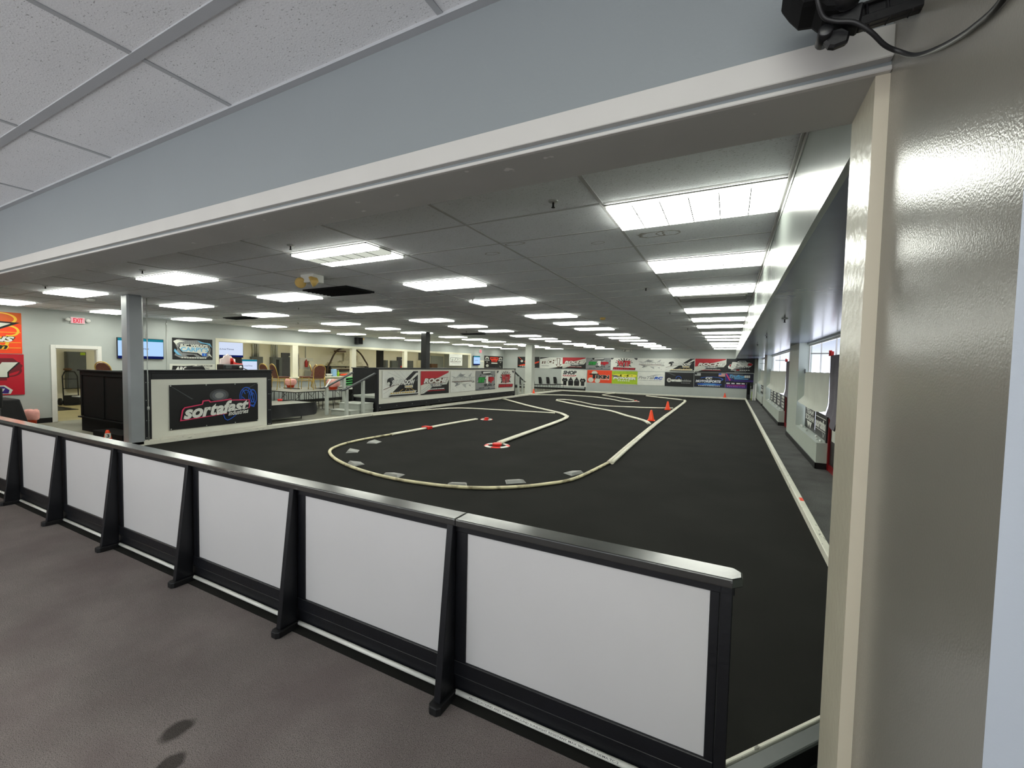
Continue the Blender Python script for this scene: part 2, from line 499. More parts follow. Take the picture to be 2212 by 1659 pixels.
# jamb and the glossy return wall beside the camera
b = MB()
b.add([(0.27, 1.26, 0), (0.27, 1.47, 0), (0.27, 1.47, 2.452), (0.27, 1.26, 2.452)], [(3, 2, 1, 0)], 0)
b.add([(0.27, 1.26, 0), (0.3, 1.26, 0), (0.3, 1.26, 2.452), (0.27, 1.26, 2.452)], [(0, 1, 2, 3)], 1)
b.add([(0.27, 1.47, 0), (1.72, 1.47, 0), (1.72, 1.47, 3.1), (0.27, 1.47, 3.1)], [(3, 2, 1, 0)], 2)
b.add([(0.297, 0.72, 0), (0.297, 1.26, 0), (0.297, 1.26, 3.1), (0.297, 0.72, 3.1)], [(3, 2, 1, 0)], 3)
b.add([(0.297, 0.72, 0), (3, 0.72, 0), (3, 0.72, 3.1), (0.297, 0.72, 3.1)], [(0, 1, 2, 3)], 4)
struct('wall_jamb', b, ['paint_reveal', 'jamb_cream', 'wall_sage', 'paint_gloss', 'paint_daylit'])
# front room shell: unseen storefront opening set close for more daylight on the ceiling, side walls, ceiling
b = MB().box(-13, -3.8, 0, 3, -3.6, 0.3).box(-13, -3.8, 2.7, 3, -3.6, 3.1).box(-13, -3.8, 0.3, -9.5, -3.6, 2.7).box(2.6, -3.8, 0.3, 3, -3.6, 2.7)
struct('wall_storefront', b, 'paint_lintel')
b = MB()
for i in range(6): b.box(-9.5 + i * 2.02 - 0.04, -3.74, 0.3, -9.5 + i * 2.02 + 0.04, -3.66, 2.7)
struct('window_1', b, 'trim_metal')
slab('wall_front_west', -13.2, -3.8, 0, -13, 1.93, 3.1, 'paint_lintel')
slab('wall_front_east', 3, -6.2, 0, 3.1, 0.72, 3.1, 'paint_lintel')
cf = slab('ceiling_front', -13, -3.7, FCEIL, 3, 1.26, FCEIL + 0.1, 'tile_front')
b = MB()
for k in range(-3, 10):
    x = -0.93 - 1.22 * k
    if -13 < x < 3: b.box(x - 0.012, -3.6, FCEIL - 0.004, x + 0.012, 1.24, FCEIL)
for k in range(0, 8):
    y = 0.87 - 0.61 * k
    w = 0.019 if k % 2 == 0 else 0.012
    b.box(-13, y - w, FCEIL - 0.006, 3, y + w, FCEIL)
b.box(-13, 1.228, FCEIL - 0.012, 0.297, 1.26, FCEIL)
b.build('ceiling_grid', 'grid_light', cf)

# track room ceiling with its grid
PX, PY, X0, Y0 = 1.2233, 0.631, -0.917, 3.24
ct = slab('ceiling_track', XL - 0.1, 1.47, CEIL, 0.305, YB, CEIL + 0.08, 'tile_track')
b = MB()
for k in range(-1, 13):
    x = X0 - PX * k
    if XL < x < 0.305: b.box(x - 0.013, 1.47, CEIL - 0.004, x + 0.013, YB, CEIL)
for k in range(-2, 43):
    y = Y0 + PY * k
    b.box(XL, y - 0.012, CEIL - 0.003, 0.305, y + 0.012, CEIL)
b.build('ceiling_grid', 'grid_dark', ct)
slab('wall_soffit', 0.305, 1.47, 2.44, 0.33, YB, CEIL + 0.08, 'paint_soffit')
slab('ceiling_aisle', 0.33, 1.47, 2.44, 1.74, YB, 2.54, 'paint_aisle')
struct('trim_2', MB().box(0.284, 1.47, CEIL - 0.028, 0.306, YB, CEIL - 0.004).box(0.30, 1.47, CEIL - 0.07, 0.306, YB, CEIL - 0.028), 'trim_metal')
slab('wall_back', -22.2, YB, 0, 1.74, YB + 0.2, 3.1, 'wall_grey')
struct('trim_3', MB().box(XL, YB - 0.02, 2.44, 0.33, YB, 2.47), 'wall_grey')
struct('baseboard_back', MB().box(XL, YB - 0.012, 0, -9.35, YB, 0.14).box(-9.42, YB - 0.03, 0, -9.34, YB, 0.28), 'base_black')

# window wall of the aisle: sill walls, piers, header
def pier(b, ya, yb): b.box(1.46, ya, 0, 1.72, yb, 2.44, 0)
def sill(b, ya, yb):
    b.box(1.46, ya, 0, 1.66, yb, 0.455, 0); b.box(1.455, ya, 0.455, 1.66, yb, 0.475, 1)
b = MB()
BAYS = [(8.45, 9.4, 12.2), (13.95, 16.1, 21.9), (23.5, 24.2, 28.4)]
b.box(1.66, 1.47, 0, 1.72, 8.45, 2.44, 0)
pier(b, 12.2, 13.95); pier(b, 21.9, 23.5); pier(b, 28.4, YB)
for a, c, d in BAYS:
    sill(b, c, d)
    b.box(1.62, a, 2.40, 1.72, d, 2.44, 0)
struct('wall_window_side', b, ['wall_sage', 'wall_sage'])
b = MB()
for ya, yb in ((9.4, 13.95), (16.1, 23.5), (24.2, YB)):
    b.box(1.447, ya - 0.012, 0, 1.46, yb, 0.11); b.box(1.447, ya - 0.012, 0, 1.63, ya, 0.11)
struct('baseboard_aisle', b, 'base_black')
n = 2
for a, c, d in BAYS:
    b = MB()
    for y in [a + 0.02, c] + [c + (d - c) * i / 4 for i in range(2, 3)] + [d - 0.02]:
        b.box(1.668, y - 0.008, 0.47 if y >= c else 2.05, 1.69, y + 0.008, 2.40)
    b.box(1.655, a, 2.36, 1.70, d, 2.40); b.box(1.655, c, 0.46, 1.70, d, 0.50)
    w = struct('window_%d' % n, b, 'trim_white'); n += 1
    MB().box(1.678, c, 0.47, 1.684, d, 2.38).box(1.678, a, 2.06, 1.684, c, 2.38).build('pane', 'window_dimmer', w)
# red exit doors between the sills
k = 2
for (a, c, d) in BAYS:
    b = MB()
    for y in (a, c - 0.07): b.box(1.62, y, 0, 1.70, y + 0.07, 2.06, 0)
    b.box(1.62, a, 1.98, 1.70, c, 2.06, 0); b.box(1.63, a + 0.07, 0, 1.69, c - 0.07, 0.12, 0)
    dd = struct('door_%d' % k, b, ['red_paint']); k += 1
    MB().box(1.65, a + 0.07, 0.12, 1.665, c - 0.07, 1.98).build('door_leaf', 'base_black', dd)
    MB().box(1.575, c - 0.16, 2.055, 1.62, c - 0.04, 2.13).box(1.56, c - 0.11, 2.05, 1.60, c - 0.07, 2.15).build('door_closer', 'red_plastic', dd)
    MB().beam((1.58, c - 0.09, 2.095), (1.30, c - 0.03, 2.095), 0.025, 0.02).build('closer_arm', 'conduit', dd)

# pass-through wall: door opening and the long hatch to the workshop
HY0, HY1, HZ0, HZ1 = 8.75, 25.2, 1.1, 2.42
DY0, DY1, DZ = 4.64, 5.50, 1.99
b = MB(); xa, xb = XL - 0.15, XL
b.box(xa, 1.93, 0, xb, DY0, 3.1).box(xa, DY0, DZ, xb, DY1, 3.1).box(xa, DY1, 0, xb, HY0, 3.1)
b.box(xa, HY0, 0, xb, HY1, HZ0 - 0.16).box(xa, HY0, HZ1, xb, HY1, 3.1).box(xa, HY1, 0, xb, YB, 3.1)
struct('wall_west', b, 'wall_grey')
b = MB()
t = 0.09
b.box(XL, DY0 - t, 0, XL + 0.02, DY0, DZ + t).box(XL, DY1, 0, XL + 0.02, DY1 + t, DZ + t).box(XL, DY0, DZ, XL + 0.02, DY1, DZ + t)
b.box(xa, DY0, 0, XL, DY0 + 0.02, DZ).box(xa, DY1 - 0.02, 0, XL, DY1, DZ).box(xa, DY0, DZ - 0.02, XL, DY1, DZ)
struct('door_1', b, 'trim_white', bevel=0.003)
b = MB()
b.box(XL, HY0 - 0.1, HZ1, XL + 0.02, HY1 + 0.1, HZ1 + 0.1).box(XL, HY0 - 0.1, HZ0, XL + 0.02, HY0, HZ1).box(XL, HY1, HZ0, XL + 0.02, HY1 + 0.1, HZ1)
b.box(xa, HY0, HZ1 - 0.02, XL, HY1, HZ1).box(xa, HY0, HZ0, XL, HY0 + 0.02, HZ1).box(xa, HY1 - 0.02, HZ0, XL, HY1, HZ1)
for y in (11.75, 14.87, 18.55): b.box(xa, y - 0.13, HZ0, XL + 0.01, y + 0.13, HZ1)
struct('window_5', b, 'trim_cream', bevel=0.003)
struct('trim_4', MB().box(xa - 0.1, HY0 - 0.1, HZ0 - 0.05, XL + 0.14, HY1 + 0.1, HZ0).box(XL, HY0 - 0.1, HZ0 - 0.16, XL + 0.03, HY1 + 0.1, HZ0 - 0.05), 'trim_cream', bevel=0.004)
struct('baseboard_west', MB().box(XL, 1.93, 0, XL + 0.012, DY0 - t, 0.13).box(XL, DY1 + t, 0, XL + 0.012, 26.5, 0.13), 'base_black')
# workshop behind the hatch
slab('wall_workshop_west', -22.2, 1.93, 0, -22, YB, 3.1, 'cream')
slab('wall_workshop_south', -22, 1.93, 0, XL - 0.15, 2.1, 3.1, 'cream')
slab('ceiling_workshop', -22, 2.1, 3.05, XL - 0.15, YB, 3.15, 'cream')
slab('wall_south_pit', -16.15, 1.73, 0, -13.0, 1.93, 3.1, 'wall_grey')
struct('baseboard_workshop', MB().box(-22, 2.1, 0, -21.985, YB, 0.13), 'base_black')
def flush_door(name, ya, yb, bar, red=False):
    d = struct(name, MB().box(-22, ya - 0.06, 0, -21.93, ya, 2.2).box(-22, yb, 0, -21.93, yb + 0.06, 2.2).box(-22, ya, 2.13, -21.93, yb, 2.2), 'door_grey')
    MB().box(-21.99, ya, 0, -21.95, yb, 2.13).build('door_leaf', 'door_grey', d)
    MB().box(-21.95, ya + 0.35, 1.98, -21.87, yb - 0.12, 2.04).build('door_closer', 'white_plastic', d)
    if red: MB().box(-21.95, ya + 0.3, 1.42, -21.94, yb - 0.05, 1.55).build('door_notice', 'red_plastic', d)
flush_door('door_5', 15.2, 16.1, True)
flush_door('door_6', 24.35, 25.25, True, True)
# far end of the pass-through wall: a pale door
d = struct('door_7', MB().box(XL, 26.28, 0, XL + 0.02, 26.36, 2.06).box(XL, 27.0, 0, XL + 0.02, 27.08, 2.06).box(XL, 26.36, 1.98, XL + 0.02, 27.0, 2.06), 'trim_cream')
MB().box(XL, 26.36, 0, XL + 0.012, 27.0, 1.98).build('door_leaf', 'col_white', d)

# columns on the grid
struct('wall_column_grey', MB().box(-10.78, 4.03, 0, -10.5, 4.29, CEIL), 'col_grey', bevel=0.03)
struct('wall_column_black', MB().box(-10.98, 13.5, 0, -10.72, 13.76, CEIL), 'base_black', bevel=0.01)
struct('wall_column_white', MB().box(-11.2, 23.7, 0, -10.75, 24.15, CEIL), 'col_white', bevel=0.01)
struct('wall_column_workshop', MB().box(-19.0, 19.2, 0, -18.7, 19.5, 3.05), 'base_black')

# ================================================================== CEILING LIGHTS
ORD = ['first', 'second', 'third', 'fourth', 'fifth', 'sixth', 'seventh', 'eighth', 'ninth', 'tenth', 'eleventh', 'twelfth', 'thirteenth']
ROWS = [0, 3, 6, 10, 13, 16, 20, 23, 26, 30, 33, 36, 40]
COLN = ['column beside the window soffit', 'second column from the soffit', 'middle column', 'second column from the hatch wall', 'column along the hatch wall']
def troffer(low=False, lamp='lamp'):
    r = thing('ceiling_light', 'x', 'light', (0, 0, 0))
    w, d = 0.595, 0.296
    f = MB()
    z0, z1 = -0.016, -0.005
    f.box(-w, -d, z0, w, -d + 0.012, z1).box(-w, d - 0.012, z0, w, d, z1).box(-w, -d, z0, -w + 0.012, d, z1).box(w - 0.012, -d, z0, w, d, z1)
    f.build('frame', 'fixture', r)
    e = MB(); a, c = w - 0.013, d - 0.013
    for i in range(3):
        ya = -c + 2 * c * i / 3; yb = -c + 2 * c * (i + 1) / 3
        e.box(-a, ya, -0.036, a, yb, -0.006, 1 if (low and i == 1) else 0)  # lens hung below the frame so its glowing sides brighten the ceiling
    e.build('diffuser', [lamp, 'lamp_low'], r)
    l = MB()
    for i in range(1, 6):
        x = -a + 2 * a * i / 6; l.box(x - 0.0032, -c, -0.040, x + 0.0032, c, -0.0362)
    for i in (1, 2):
        y = -c + 2 * c * i / 3; l.box(-a, y - 0.0035, -0.0395, a, y + 0.0035, -0.0362)
    l.build('louver', 'louver', r)
    return r
TR, TL, TW = troffer(), troffer(True), troffer(False, 'lamp_warm')
TW.location = (-11.2, -0.7, FCEIL - 0.0005); TW['label'] = 'added unseen warm fluorescent light of the front room, first from its west wall, lintel row'; TW['group'] = 'added unseen lights of the front room'  # warm lamp added out of view for the pinkish tint on the barrier
first = True
for ci in range(5):
    for ri, k in enumerate(ROWS):
        loc = (X0 - 3 * PX * ci + PX / 2, Y0 + PY * (k + 0.5), CEIL - 0.0005)
        lab = 'recessed fluorescent ceiling light, %s row beyond the lintel, %s' % (ORD[ri], COLN[ci])
        g = 'fluorescent lights of the track room ceiling'
        if ci == 0 and ri == 0:
            TR.location = loc; TR['label'] = lab; TR['group'] = g
        elif ci == 1 and ri == 0:
            TL.location = loc; TL['label'] = 'recessed fluorescent ceiling light with its middle tube dark, first row beyond the lintel'; TL['group'] = g
        else:
            dup(TR, loc, 0, lab, g)
for i, (x, y) in enumerate(((-18.9, 5.5), (-19.4, 8.5), (-19.4, 11.2), (-19.4, 13.9), (-19.4, 16.6), (-19.4, 20.6), (-19.4, 23.2), (-19.4, 25.6), (-19, 28))):  # lamps added out of sight to brighten the workshop
    dup(TR, (x, y, 3.0495), PI / 2, 'added unseen fluorescent light of the workshop behind the hatch, %s from its south wall' % ORD[i], 'added unseen lights of the workshop')
for i in range(1, 8):  # lamps added behind the camera to brighten the front room
    dup(TW if i < 2 else TR, (-11.2 + 3.66 * (i // 2), (-0.7, -2.6)[i % 2], FCEIL - 0.0005), 0, 'added unseen fluorescent light of the carpeted front room, %s from its west wall, %s row' % (ORD[i // 2], ('lintel', 'storefront')[i % 2]), 'added unseen lights of the front room')

# ================================================================== TRACK BARRIER
bx = thing('track_barrier', 'long black framed barrier with white panels and capped rail around the track edge', 'barrier', (-5, 1.86, 0))
XE, XW0 = 0.075, -10.38
JX = -1.224
def cap(xa, xb, round_end):
    m = MB()
    if round_end:
        m.prism([(xa, 1.79), (xb - 0.035, 1.79), (xb, 1.825), (xb, 1.875), (xb - 0.03, 1.905), (xa, 1.905)], (0, 0, 0.947), (1, 0, 0), (0, 1, 0), (0, 0, 1), 0.038)
    else:
        m.box(xa, 1.79, 0.947, xb, 1.905, 0.985)
    return m.build('rail_cap', 'black_rail', bx, 0.006, 2)
cap(XW0, JX - 0.001, False); cap(JX + 0.001, XE, True)
MB().box(XW0, 1.842, 0.898, 0.05, 1.885, 0.947).build('top_rail', 'black_paint', bx, 0.003)
MB().box(XW0, 1.842, 0.125, 0.0, 1.885, 0.2).build('bottom_rail', 'black_paint', bx, 0.003)
MB().box(XW0, 1.858, 0.0, 0.0, 1.885, 0.125).box(XW0, 1.85, 0.105, 0.0, 1.858, 0.118).build('kick_board', 'black_paint', bx, 0.002)
MB().box(XW0, 1.79, 0.0005, 0.0, 1.855, 0.004).build('edge_strip', 'carpet_track', bx)
MB().box(0.0, 1.835, 0.0, 0.045, 1.9, 0.947).build('end_post', 'black_paint', bx, 0.004)
MB().box(-0.035, 1.848, 0.0, -0.001, 1.885, 0.898).build('stile', 'black_paint', bx, 0.002)
XB = [-1.27 - 1.265 * k for k in range(8)]
ends = [-0.036] + [x - 0.021 for x in XB]
for k in range(8):
    xr = ends[k]; xl = XB[k] + 0.021
    MB().box(xl + 0.062, 1.856, 0.2, xr, 1.866, 0.898).build('panel', 'board_white', bx)
    MB().box(XB[k] - 0.0205, 1.848, 0.2, xl + 0.062, 1.885, 0.898).build('stile', 'black_paint', bx, 0.002)
    MB().tube([(xl + 0.01, 1.842, 0.031), (xr - 0.01 if k else 0.0, 1.842, 0.031)], 0.0135, 12).build('base_pipe', 'pvc', bx)
    br = MB().prism([(1.841, 0.045), (1.715, 0.045), (1.812, 0.946), (1.841, 0.946)], (XB[k] - 0.02, 0, 0), (0, 1, 0), (0, 0, 1), (1, 0, 0), 0.04).build('brace', 'black_paint', bx, 0.003)
    MB().prism([(XB[k] - 0.037, 1.841), (XB[k] - 0.037, 1.70), (XB[k] - 0.02, 1.682), (XB[k] + 0.02, 1.682), (XB[k] + 0.037, 1.70), (XB[k] + 0.037, 1.841)], (0, 0, 0.0), (1, 0, 0), (0, 1, 0), (0, 0, 1), 0.045).build('foot', 'rubber', br, 0.006, 2)
# print along the pipe below the end panel
vs, fs = glyphs('ABOVEGROUND AND UNDERGROUND SUNLIGHT RESISTANT MAX 90C WIRE NEMA TC-2', 0, 0.01)
mx = max(p[0] for p in vs)
nn = Vector((0, -0.8, 0.6)); uu = Vector((0, 0.6, 0.8)); c0 = Vector((-1.15, 1.842, 0.031)) + nn * 0.0139 - uu * 0.004
MB().add([c0 + Vector((1, 0, 0)) * (p[0] / mx * 0.78) + uu * (p[1] * 0.011) for p in vs], fs).build('pipe_print', 'ink_dgrey', bx)

# ================================================================== TRACK EDGE AND LANE DIVIDERS
def one(name, mb, m, label, cat, bevel=0.0, group=None, loc=None):
    o = mb.build(name, m, None, bevel)
    return tag(o, label, cat, group)
G = 'white boards edging the track'
one('track_edge_board', MB().box(-10.68, 1.93, 0, -10.5, 28.6, 0.09), 'curb_white', 'long white board edging the black carpet below the driver stands', 'track board', 0.006, G)
one('track_edge_board', MB().box(-10.5, 28.5, 0, 0.86, 28.68, 0.09), 'curb_white', 'white board edging the black carpet along the banner wall', 'track board', 0.006, G)
one('track_edge_board', MB().box(0.862, 2.95, 0, 0.93, 28.68, 0.09), 'curb_white', 'long white board between the black carpet and the grey window aisle', 'track board', 0.006, G)
r = thing('track_edge_board', 'short angled board with white lip behind the barrier end post', 'track board', (0.4, 2.4, 0), G)
p, q = Vector((0.075, 1.935, 0)), Vector((0.85, 2.86, 0)); d = (q - p).normalized(); nrm = Vector((-d.y, d.x, 0))
MB().beam(p + Vector((0, 0, 0.04)), q + Vector((0, 0, 0.04)), 0.06, 0.08).build('board', 'base_black', r)
MB().beam(p + nrm * 0.005 + Vector((0, 0, 0.092)), q + nrm * 0.005 + Vector((0, 0, 0.092)), 0.066, 0.022).build('top_strip', 'panel_grey', r, 0.004)
MB().beam(p + nrm * 0.052 + Vector((0, 0, 0.054)), q + nrm * 0.052 + Vector((0, 0, 0.054)), 0.016, 0.108).build('lip', 'curb_white', r, 0.003)

def hose(name, label, pts, m='hose', r=0.03, rows=(0.0,), per=6, g='white hose lane dividers on the track', up=0.0):
    P0 = spline([(x, y, up + r * 0.85) for x, y in pts], per)
    mb = MB()
    for off in rows:
        path = []
        for i, p in enumerate(P0):
            t = P0[min(i + 1, len(P0) - 1)] - P0[max(i - 1, 0)]
            t.normalize()
            path.append(p + Vector((-t.y, t.x, 0)) * off)
        mb.tube(path, r, 8, 0, 0.85)
    return one(name, mb, m, label, 'lane divider', 0, g)
LOOP = [(-1.92, 7.69), (-2.09, 6.35), (-2.39, 5.78), (-2.7, 5.43), (-3.05, 5.17), (-3.45, 5.0), (-3.89, 4.92), (-4.39, 4.89), (-5.01, 4.95), (-5.72, 5.13), (-6.4, 5.42), (-6.95, 5.8), (-7.2, 6.2), (-7.32, 6.6), (-7.36, 7.14), (-7.32, 7.9)]
hose('lane_divider', 'stained white hose bent in a wide loop close to the barrier', LOOP, 'hose_dirty', 0.03)
hose('lane_divider', 'straight double white hose with a red clip leading to the smaller ring marker', [(-7.316, 7.908), (-7.27, 9.21), (-7.24, 10.49), (-7.16, 11.6)], 'hose', 0.03, (0.03, -0.03))
hose('lane_divider', 'straight double white hose beside the two tall orange cones', [(-1.92, 7.72), (-1.98, 10.18), (-2.04, 14.4), (-2.05, 20.14), (-2.07, 24.0), (-2.2, 25.3)], 'hose', 0.033, (0.0, -0.068))
hose('lane_divider', 'double white hose ending at the empty end of the far chicane', [(-2.28, 25.36), (-2.9, 25.9), (-4.5, 27.3)], 'hose', 0.036, (0.0, 0.075))
hose('lane_divider', 'double white hose running from the big ring marker to a sharp point', [(-4.55, 8.3), (-4.62, 9.75), (-4.72, 11.91), (-4.83, 13.3), (-4.98, 13.95)], 'hose', 0.034, (0.0, -0.07), up=0.018)
hose('lane_divider', 'white hose slanting back from the sharp point to the stand board', [(-5.05, 14.08), (-5.35, 14.55), (-5.81, 15.07), (-7.72, 16.7), (-10.1, 19.04), (-10.44, 19.4)], 'hose', 0.036, (0.0, -0.075))
hose('lane_divider', 'white hose curving off the stand board toward the sharp point', [(-10.44, 10.4), (-10.3, 11.6), (-10.05, 12.9), (-9.75, 13.75), (-9.3, 14.18), (-8.4, 14.38), (-7.52, 14.5), (-6.4, 14.68), (-5.72, 14.78)], 'hose', 0.032)
hose('lane_divider', 'double white hose doubled back in a hairpin before the orange cones', [(-2.16, 13.85), (-2.37, 14.4), (-2.75, 14.98), (-3.25, 15.62), (-4.16, 16.92), (-5.44, 18.0), (-6.71, 19.21), (-7.7, 20.2)], 'hose', 0.034, (0.0, 0.07))
hose('lane_divider', 'white hose from the hairpin back to the second tall cone', [(-7.78, 20.35), (-7.9, 20.75), (-7.4, 20.98), (-6.42, 20.1), (-5.28, 18.95), (-4.07, 19.02), (-3.0, 19.3), (-2.15, 19.75)], 'hose', 0.034)
hose('lane_divider', 'white hose leaving the board by the white column in a shallow curve', [(-10.44, 22.9), (-9.9, 23.6), (-8.5, 24.25), (-7.04, 24.1), (-5.63, 22.9), (-4.9, 21.95), (-4.5, 21.9), (-4.2, 22.5)], 'hose', 0.034)
hose('lane_divider', 'white hose bent in a V in front of the banner wall', [(-6.75, 28.4), (-6.95, 27.4), (-7.0, 26.4), (-6.9, 26.0), (-5.9, 24.9), (-4.5, 23.2)], 'hose', 0.034)

def ringmark(x, y, r, label, full=True):
    t = thing('ring_marker', label, 'track marker', (x, y, 0), 'round track end markers')
    mb = MB(); n = 24
    for i in range(n):
        a, c = 2 * PI * i / n, 2 * PI * (i + 1) / n
        mi = 0 if (i // 3) % 2 else 1
        A = [(r * math.cos(a), r * math.sin(a), 0.002), (r * math.cos(c), r * math.sin(c), 0.002), (r * .93 * math.cos(c), r * .93 * math.sin(c), 0.016), (r * .93 * math.cos(a), r * .93 * math.sin(a), 0.016),
             (r * .72 * math.cos(c), r * .72 * math.sin(c), 0.016), (r * .72 * math.cos(a), r * .72 * math.sin(a), 0.016), (r * .7 * math.cos(c), r * .7 * math.sin(c), 0.002), (r * .7 * math.cos(a), r * .7 * math.sin(a), 0.002)]
        mb.add([(x + p[0], y + p[1], p[2]) for p in A], [(0, 1, 2, 3), (3, 2, 4, 5), (5, 4, 6, 7)], mi)
    mb.build('ring', ['white_plastic', 'red_plastic'], t)
    MB().lathe([(r * .36, 0.001), (r * .36, 0.055), (r * .3, 0.062), (0.001, 0.062)], (x, y, 0), 20).build('hub', 'red_plastic', t, 0.003)
    return t
ringmark(-4.49, 8.15, 0.285, 'large red and white ring marker with red hub at the double hose end')
ringmark(-6.95, 11.88, 0.2, 'smaller red and white ring marker at the end of the stained loop')
ringmark(-4.3, 22.72, 0.2, 'dull red ring marker at the tip of the far curve')
one('hose_clip', MB().box(-7.39, 9.15, 0.0, -7.34, 9.32, 0.066).box(-7.20, 9.15, 0.0, -7.15, 9.32, 0.066).box(-7.39, 9.15, 0.06, -7.15, 9.32, 0.07), 'red_plastic', 'red clip over the double hose behind the stained loop', 'clip', 0.01)
RN = ['by the first bend of the loop', 'on the bend of the loop farthest from the ring marker', 'on the corner of the loop toward the barrier', 'between two others where the loop runs along the barrier', 'at the middle of the loop side along the barrier', 'on the loop where it turns to the cones', 'beside the joint of loop and straight hose']
for i, (x, y) in enumerate([(-6.98, 7.0), (-6.62, 6.05), (-5.75, 5.33), (-4.66, 5.1), (-3.5, 5.17), (-2.85, 5.75), (-2.24, 6.72)]):
    c = Vector((-4.6, 7.6, 0)); d = (c - Vector((x, y, 0))).normalized(); s = Vector((-d.y, d.x, 0))
    o = Vector((x, y, 0))
    mb = MB().hexa([o - s * .16 - d * .09, o + s * .16 - d * .09, o + s * .12 + d * .13, o - s * .12 + d * .13,
                    o - s * .12 - d * .06 + Vector((0, 0, .045)), o + s * .12 - d * .06 + Vector((0, 0, .045)), o + s * .1 + d * .11 + Vector((0, 0, .012)), o - s * .1 + d * .11 + Vector((0, 0, .012))])
    one('corner_ramp', mb, 'ramp_grey', 'grey wedge ramp ' + RN[i], 'ramp', 0.004, 'grey ramps inside the loop')

def cone(x, y, z, h, label, num=None, rz=0.2):
    t = thing('traffic_cone', label, 'cone', (x, y, z), 'orange traffic cones')
    s = h * 0.36
    X = Matrix.Translation((x, y, z)) @ Matrix.Rotation(rz, 4, 'Z')
    MB().box(-s, -s, 0, s, s, h * 0.06).move(X).build('base', 'orange', t, 0.01)
    MB().lathe([(h * .29, h * .06), (h * .275, h * .1), (h * .1, h * .93), (h * .07, h), (h * .05, h)], (x, y, z), 20).build('cone_body', 'orange', t)
    if num:
        mb = MB(); U, V, N = Vector((0.93, -0.36, 0)), Vector((0.10, 0.27, 0.957)), Vector((0.36, -0.93, 0.22))
        U = Vector((0.31, 0.95, 0)); N = Vector((0.93, -0.30, 0.21)); V = N.cross(U)
        O = Vector((x, y, z + h * .62)) + N * h * .185
        mb.add([O + U * a * .045 + V * c * .05 for a, c in ((-1, -1), (1, -1), (1, 1), (-1, 1))], [(0, 1, 2, 3)], 0)
        vs, fs = glyphs(num, 0, 0.03); mx = max(p[0] for p in vs); my = max(p[1] for p in vs)
        mb.add([O + N * .002 + U * (p[0] / mx - .5) * .045 + V * (p[1] / my - .5) * .065 for p in vs], fs, 1)
        mb.build('number_plate', ['ink_paper', 'ink_black'], t)
    return t
cone(-2.29, 14.85, 0, 0.36, 'tall orange cone in the corner where the hairpin hose meets the straight hose', None, 0.05)
cone(-2.3, 19.2, 0, 0.36, 'orange cone where a single hose meets the straight hose, behind another cone', None, 0.05)
cone(-0.2, 28.57, 0.09, 0.26, 'small orange cone on the white board along the banner wall')
cone(-10.58, 23.7, 0.09, 0.26, 'small orange cone on the stand board before the white column')
cone(-11.05, 3.89, 0, 0.32, 'orange cone with a numbered plate at the foot of the grey column', '3')
one('chalk_mark', MB().box(0.885, 6.6, 0.09, 0.925, 6.75, 0.0915), 'orange', 'small orange tape mark on the window aisle board', 'tape')
# ================================================================== RACE CONTROL BOOTH
FX = -10.7
bo = thing('race_control_booth', 'black timber booth with a white front panel beside the grey column', 'booth', (-12.2, 5.7, 0))
m = MB()
m.box(FX - 0.09, 4.34, 0, FX, 4.48, 1.5).box(FX - 0.09, 6.97, 0, FX, 7.1, 1.5).box(FX - 0.09, 4.48, 1.33, FX, 6.97, 1.5).box(FX - 0.09, 4.48, 0, FX, 6.97, 0.08)
m.build('frame', 'black_paint', bo, 0.006)
MB().box(FX - 0.05, 4.48, 0.08, FX - 0.012, 6.97, 1.33).build('front_panel', 'panel_white', bo)
MB().box(FX - 0.14, 4.30, 1.5, FX + 0.03, 7.13, 1.53).box(FX - 0.1, 4.32, 1.455, FX + 0.015, 7.12, 1.475).build('top_cap', 'black_paint', bo, 0.005)
m = MB().box(-13.9, 4.42, 0.36, FX - 0.1, 4.46, 1.44)
for x in (-13.9, -12.75, -11.6): m.box(x, 4.405, 0.36, x + 0.09, 4.42, 1.34)
m.box(-13.9, 4.40, 1.34, FX - 0.1, 4.42, 1.44).box(-13.95, 4.37, 1.44, FX - 0.1, 4.5, 1.47)
m.build('end_panel', 'black_matte', bo, 0.004)
MB().box(-13.9, 4.46, 0, -13.84, 7.1, 1.44).build('rear_panel', 'black_matte', bo)
MB().box(-13.9, 4.42, 0, FX - 0.1, 4.45, 0.33).box(-13.93, 4.36, 0.325, FX - 0.1, 4.44, 0.35).build('skirt', 'black_matte', bo)
MB().box(-12.2, 4.05, 0, -10.86, 4.40, 0.2).build('step', 'black_matte', bo, 0.006)
MB().box(-13.84, 4.46, 0.3, FX - 0.1, 7.06, 0.36).build('deck', 'black_paint', bo)
MB().box(-11.95, 5.0, 1.13, FX - 0.1, 7.06, 1.17).build('desk', 'black_paint', bo)
MB().box(-13.84, 7.02, 0, FX - 0.1, 7.06, 1.44).build('end_panel', 'black_paint', bo)
m = MB()
for y in (4.41, 7.035):
    for z in (0.12, 0.48, 0.9, 1.27):
        for dy in (-0.02, 0.02): m.lathe([(0.009, 0), (0.007, 0.004)], (0, 0, 0), 8, 0, Matrix.Translation((FX, y + dy, z)) @ Matrix.Rotation(PI / 2, 4, 'Y'))
m.build('screw', 'conduit', bo)

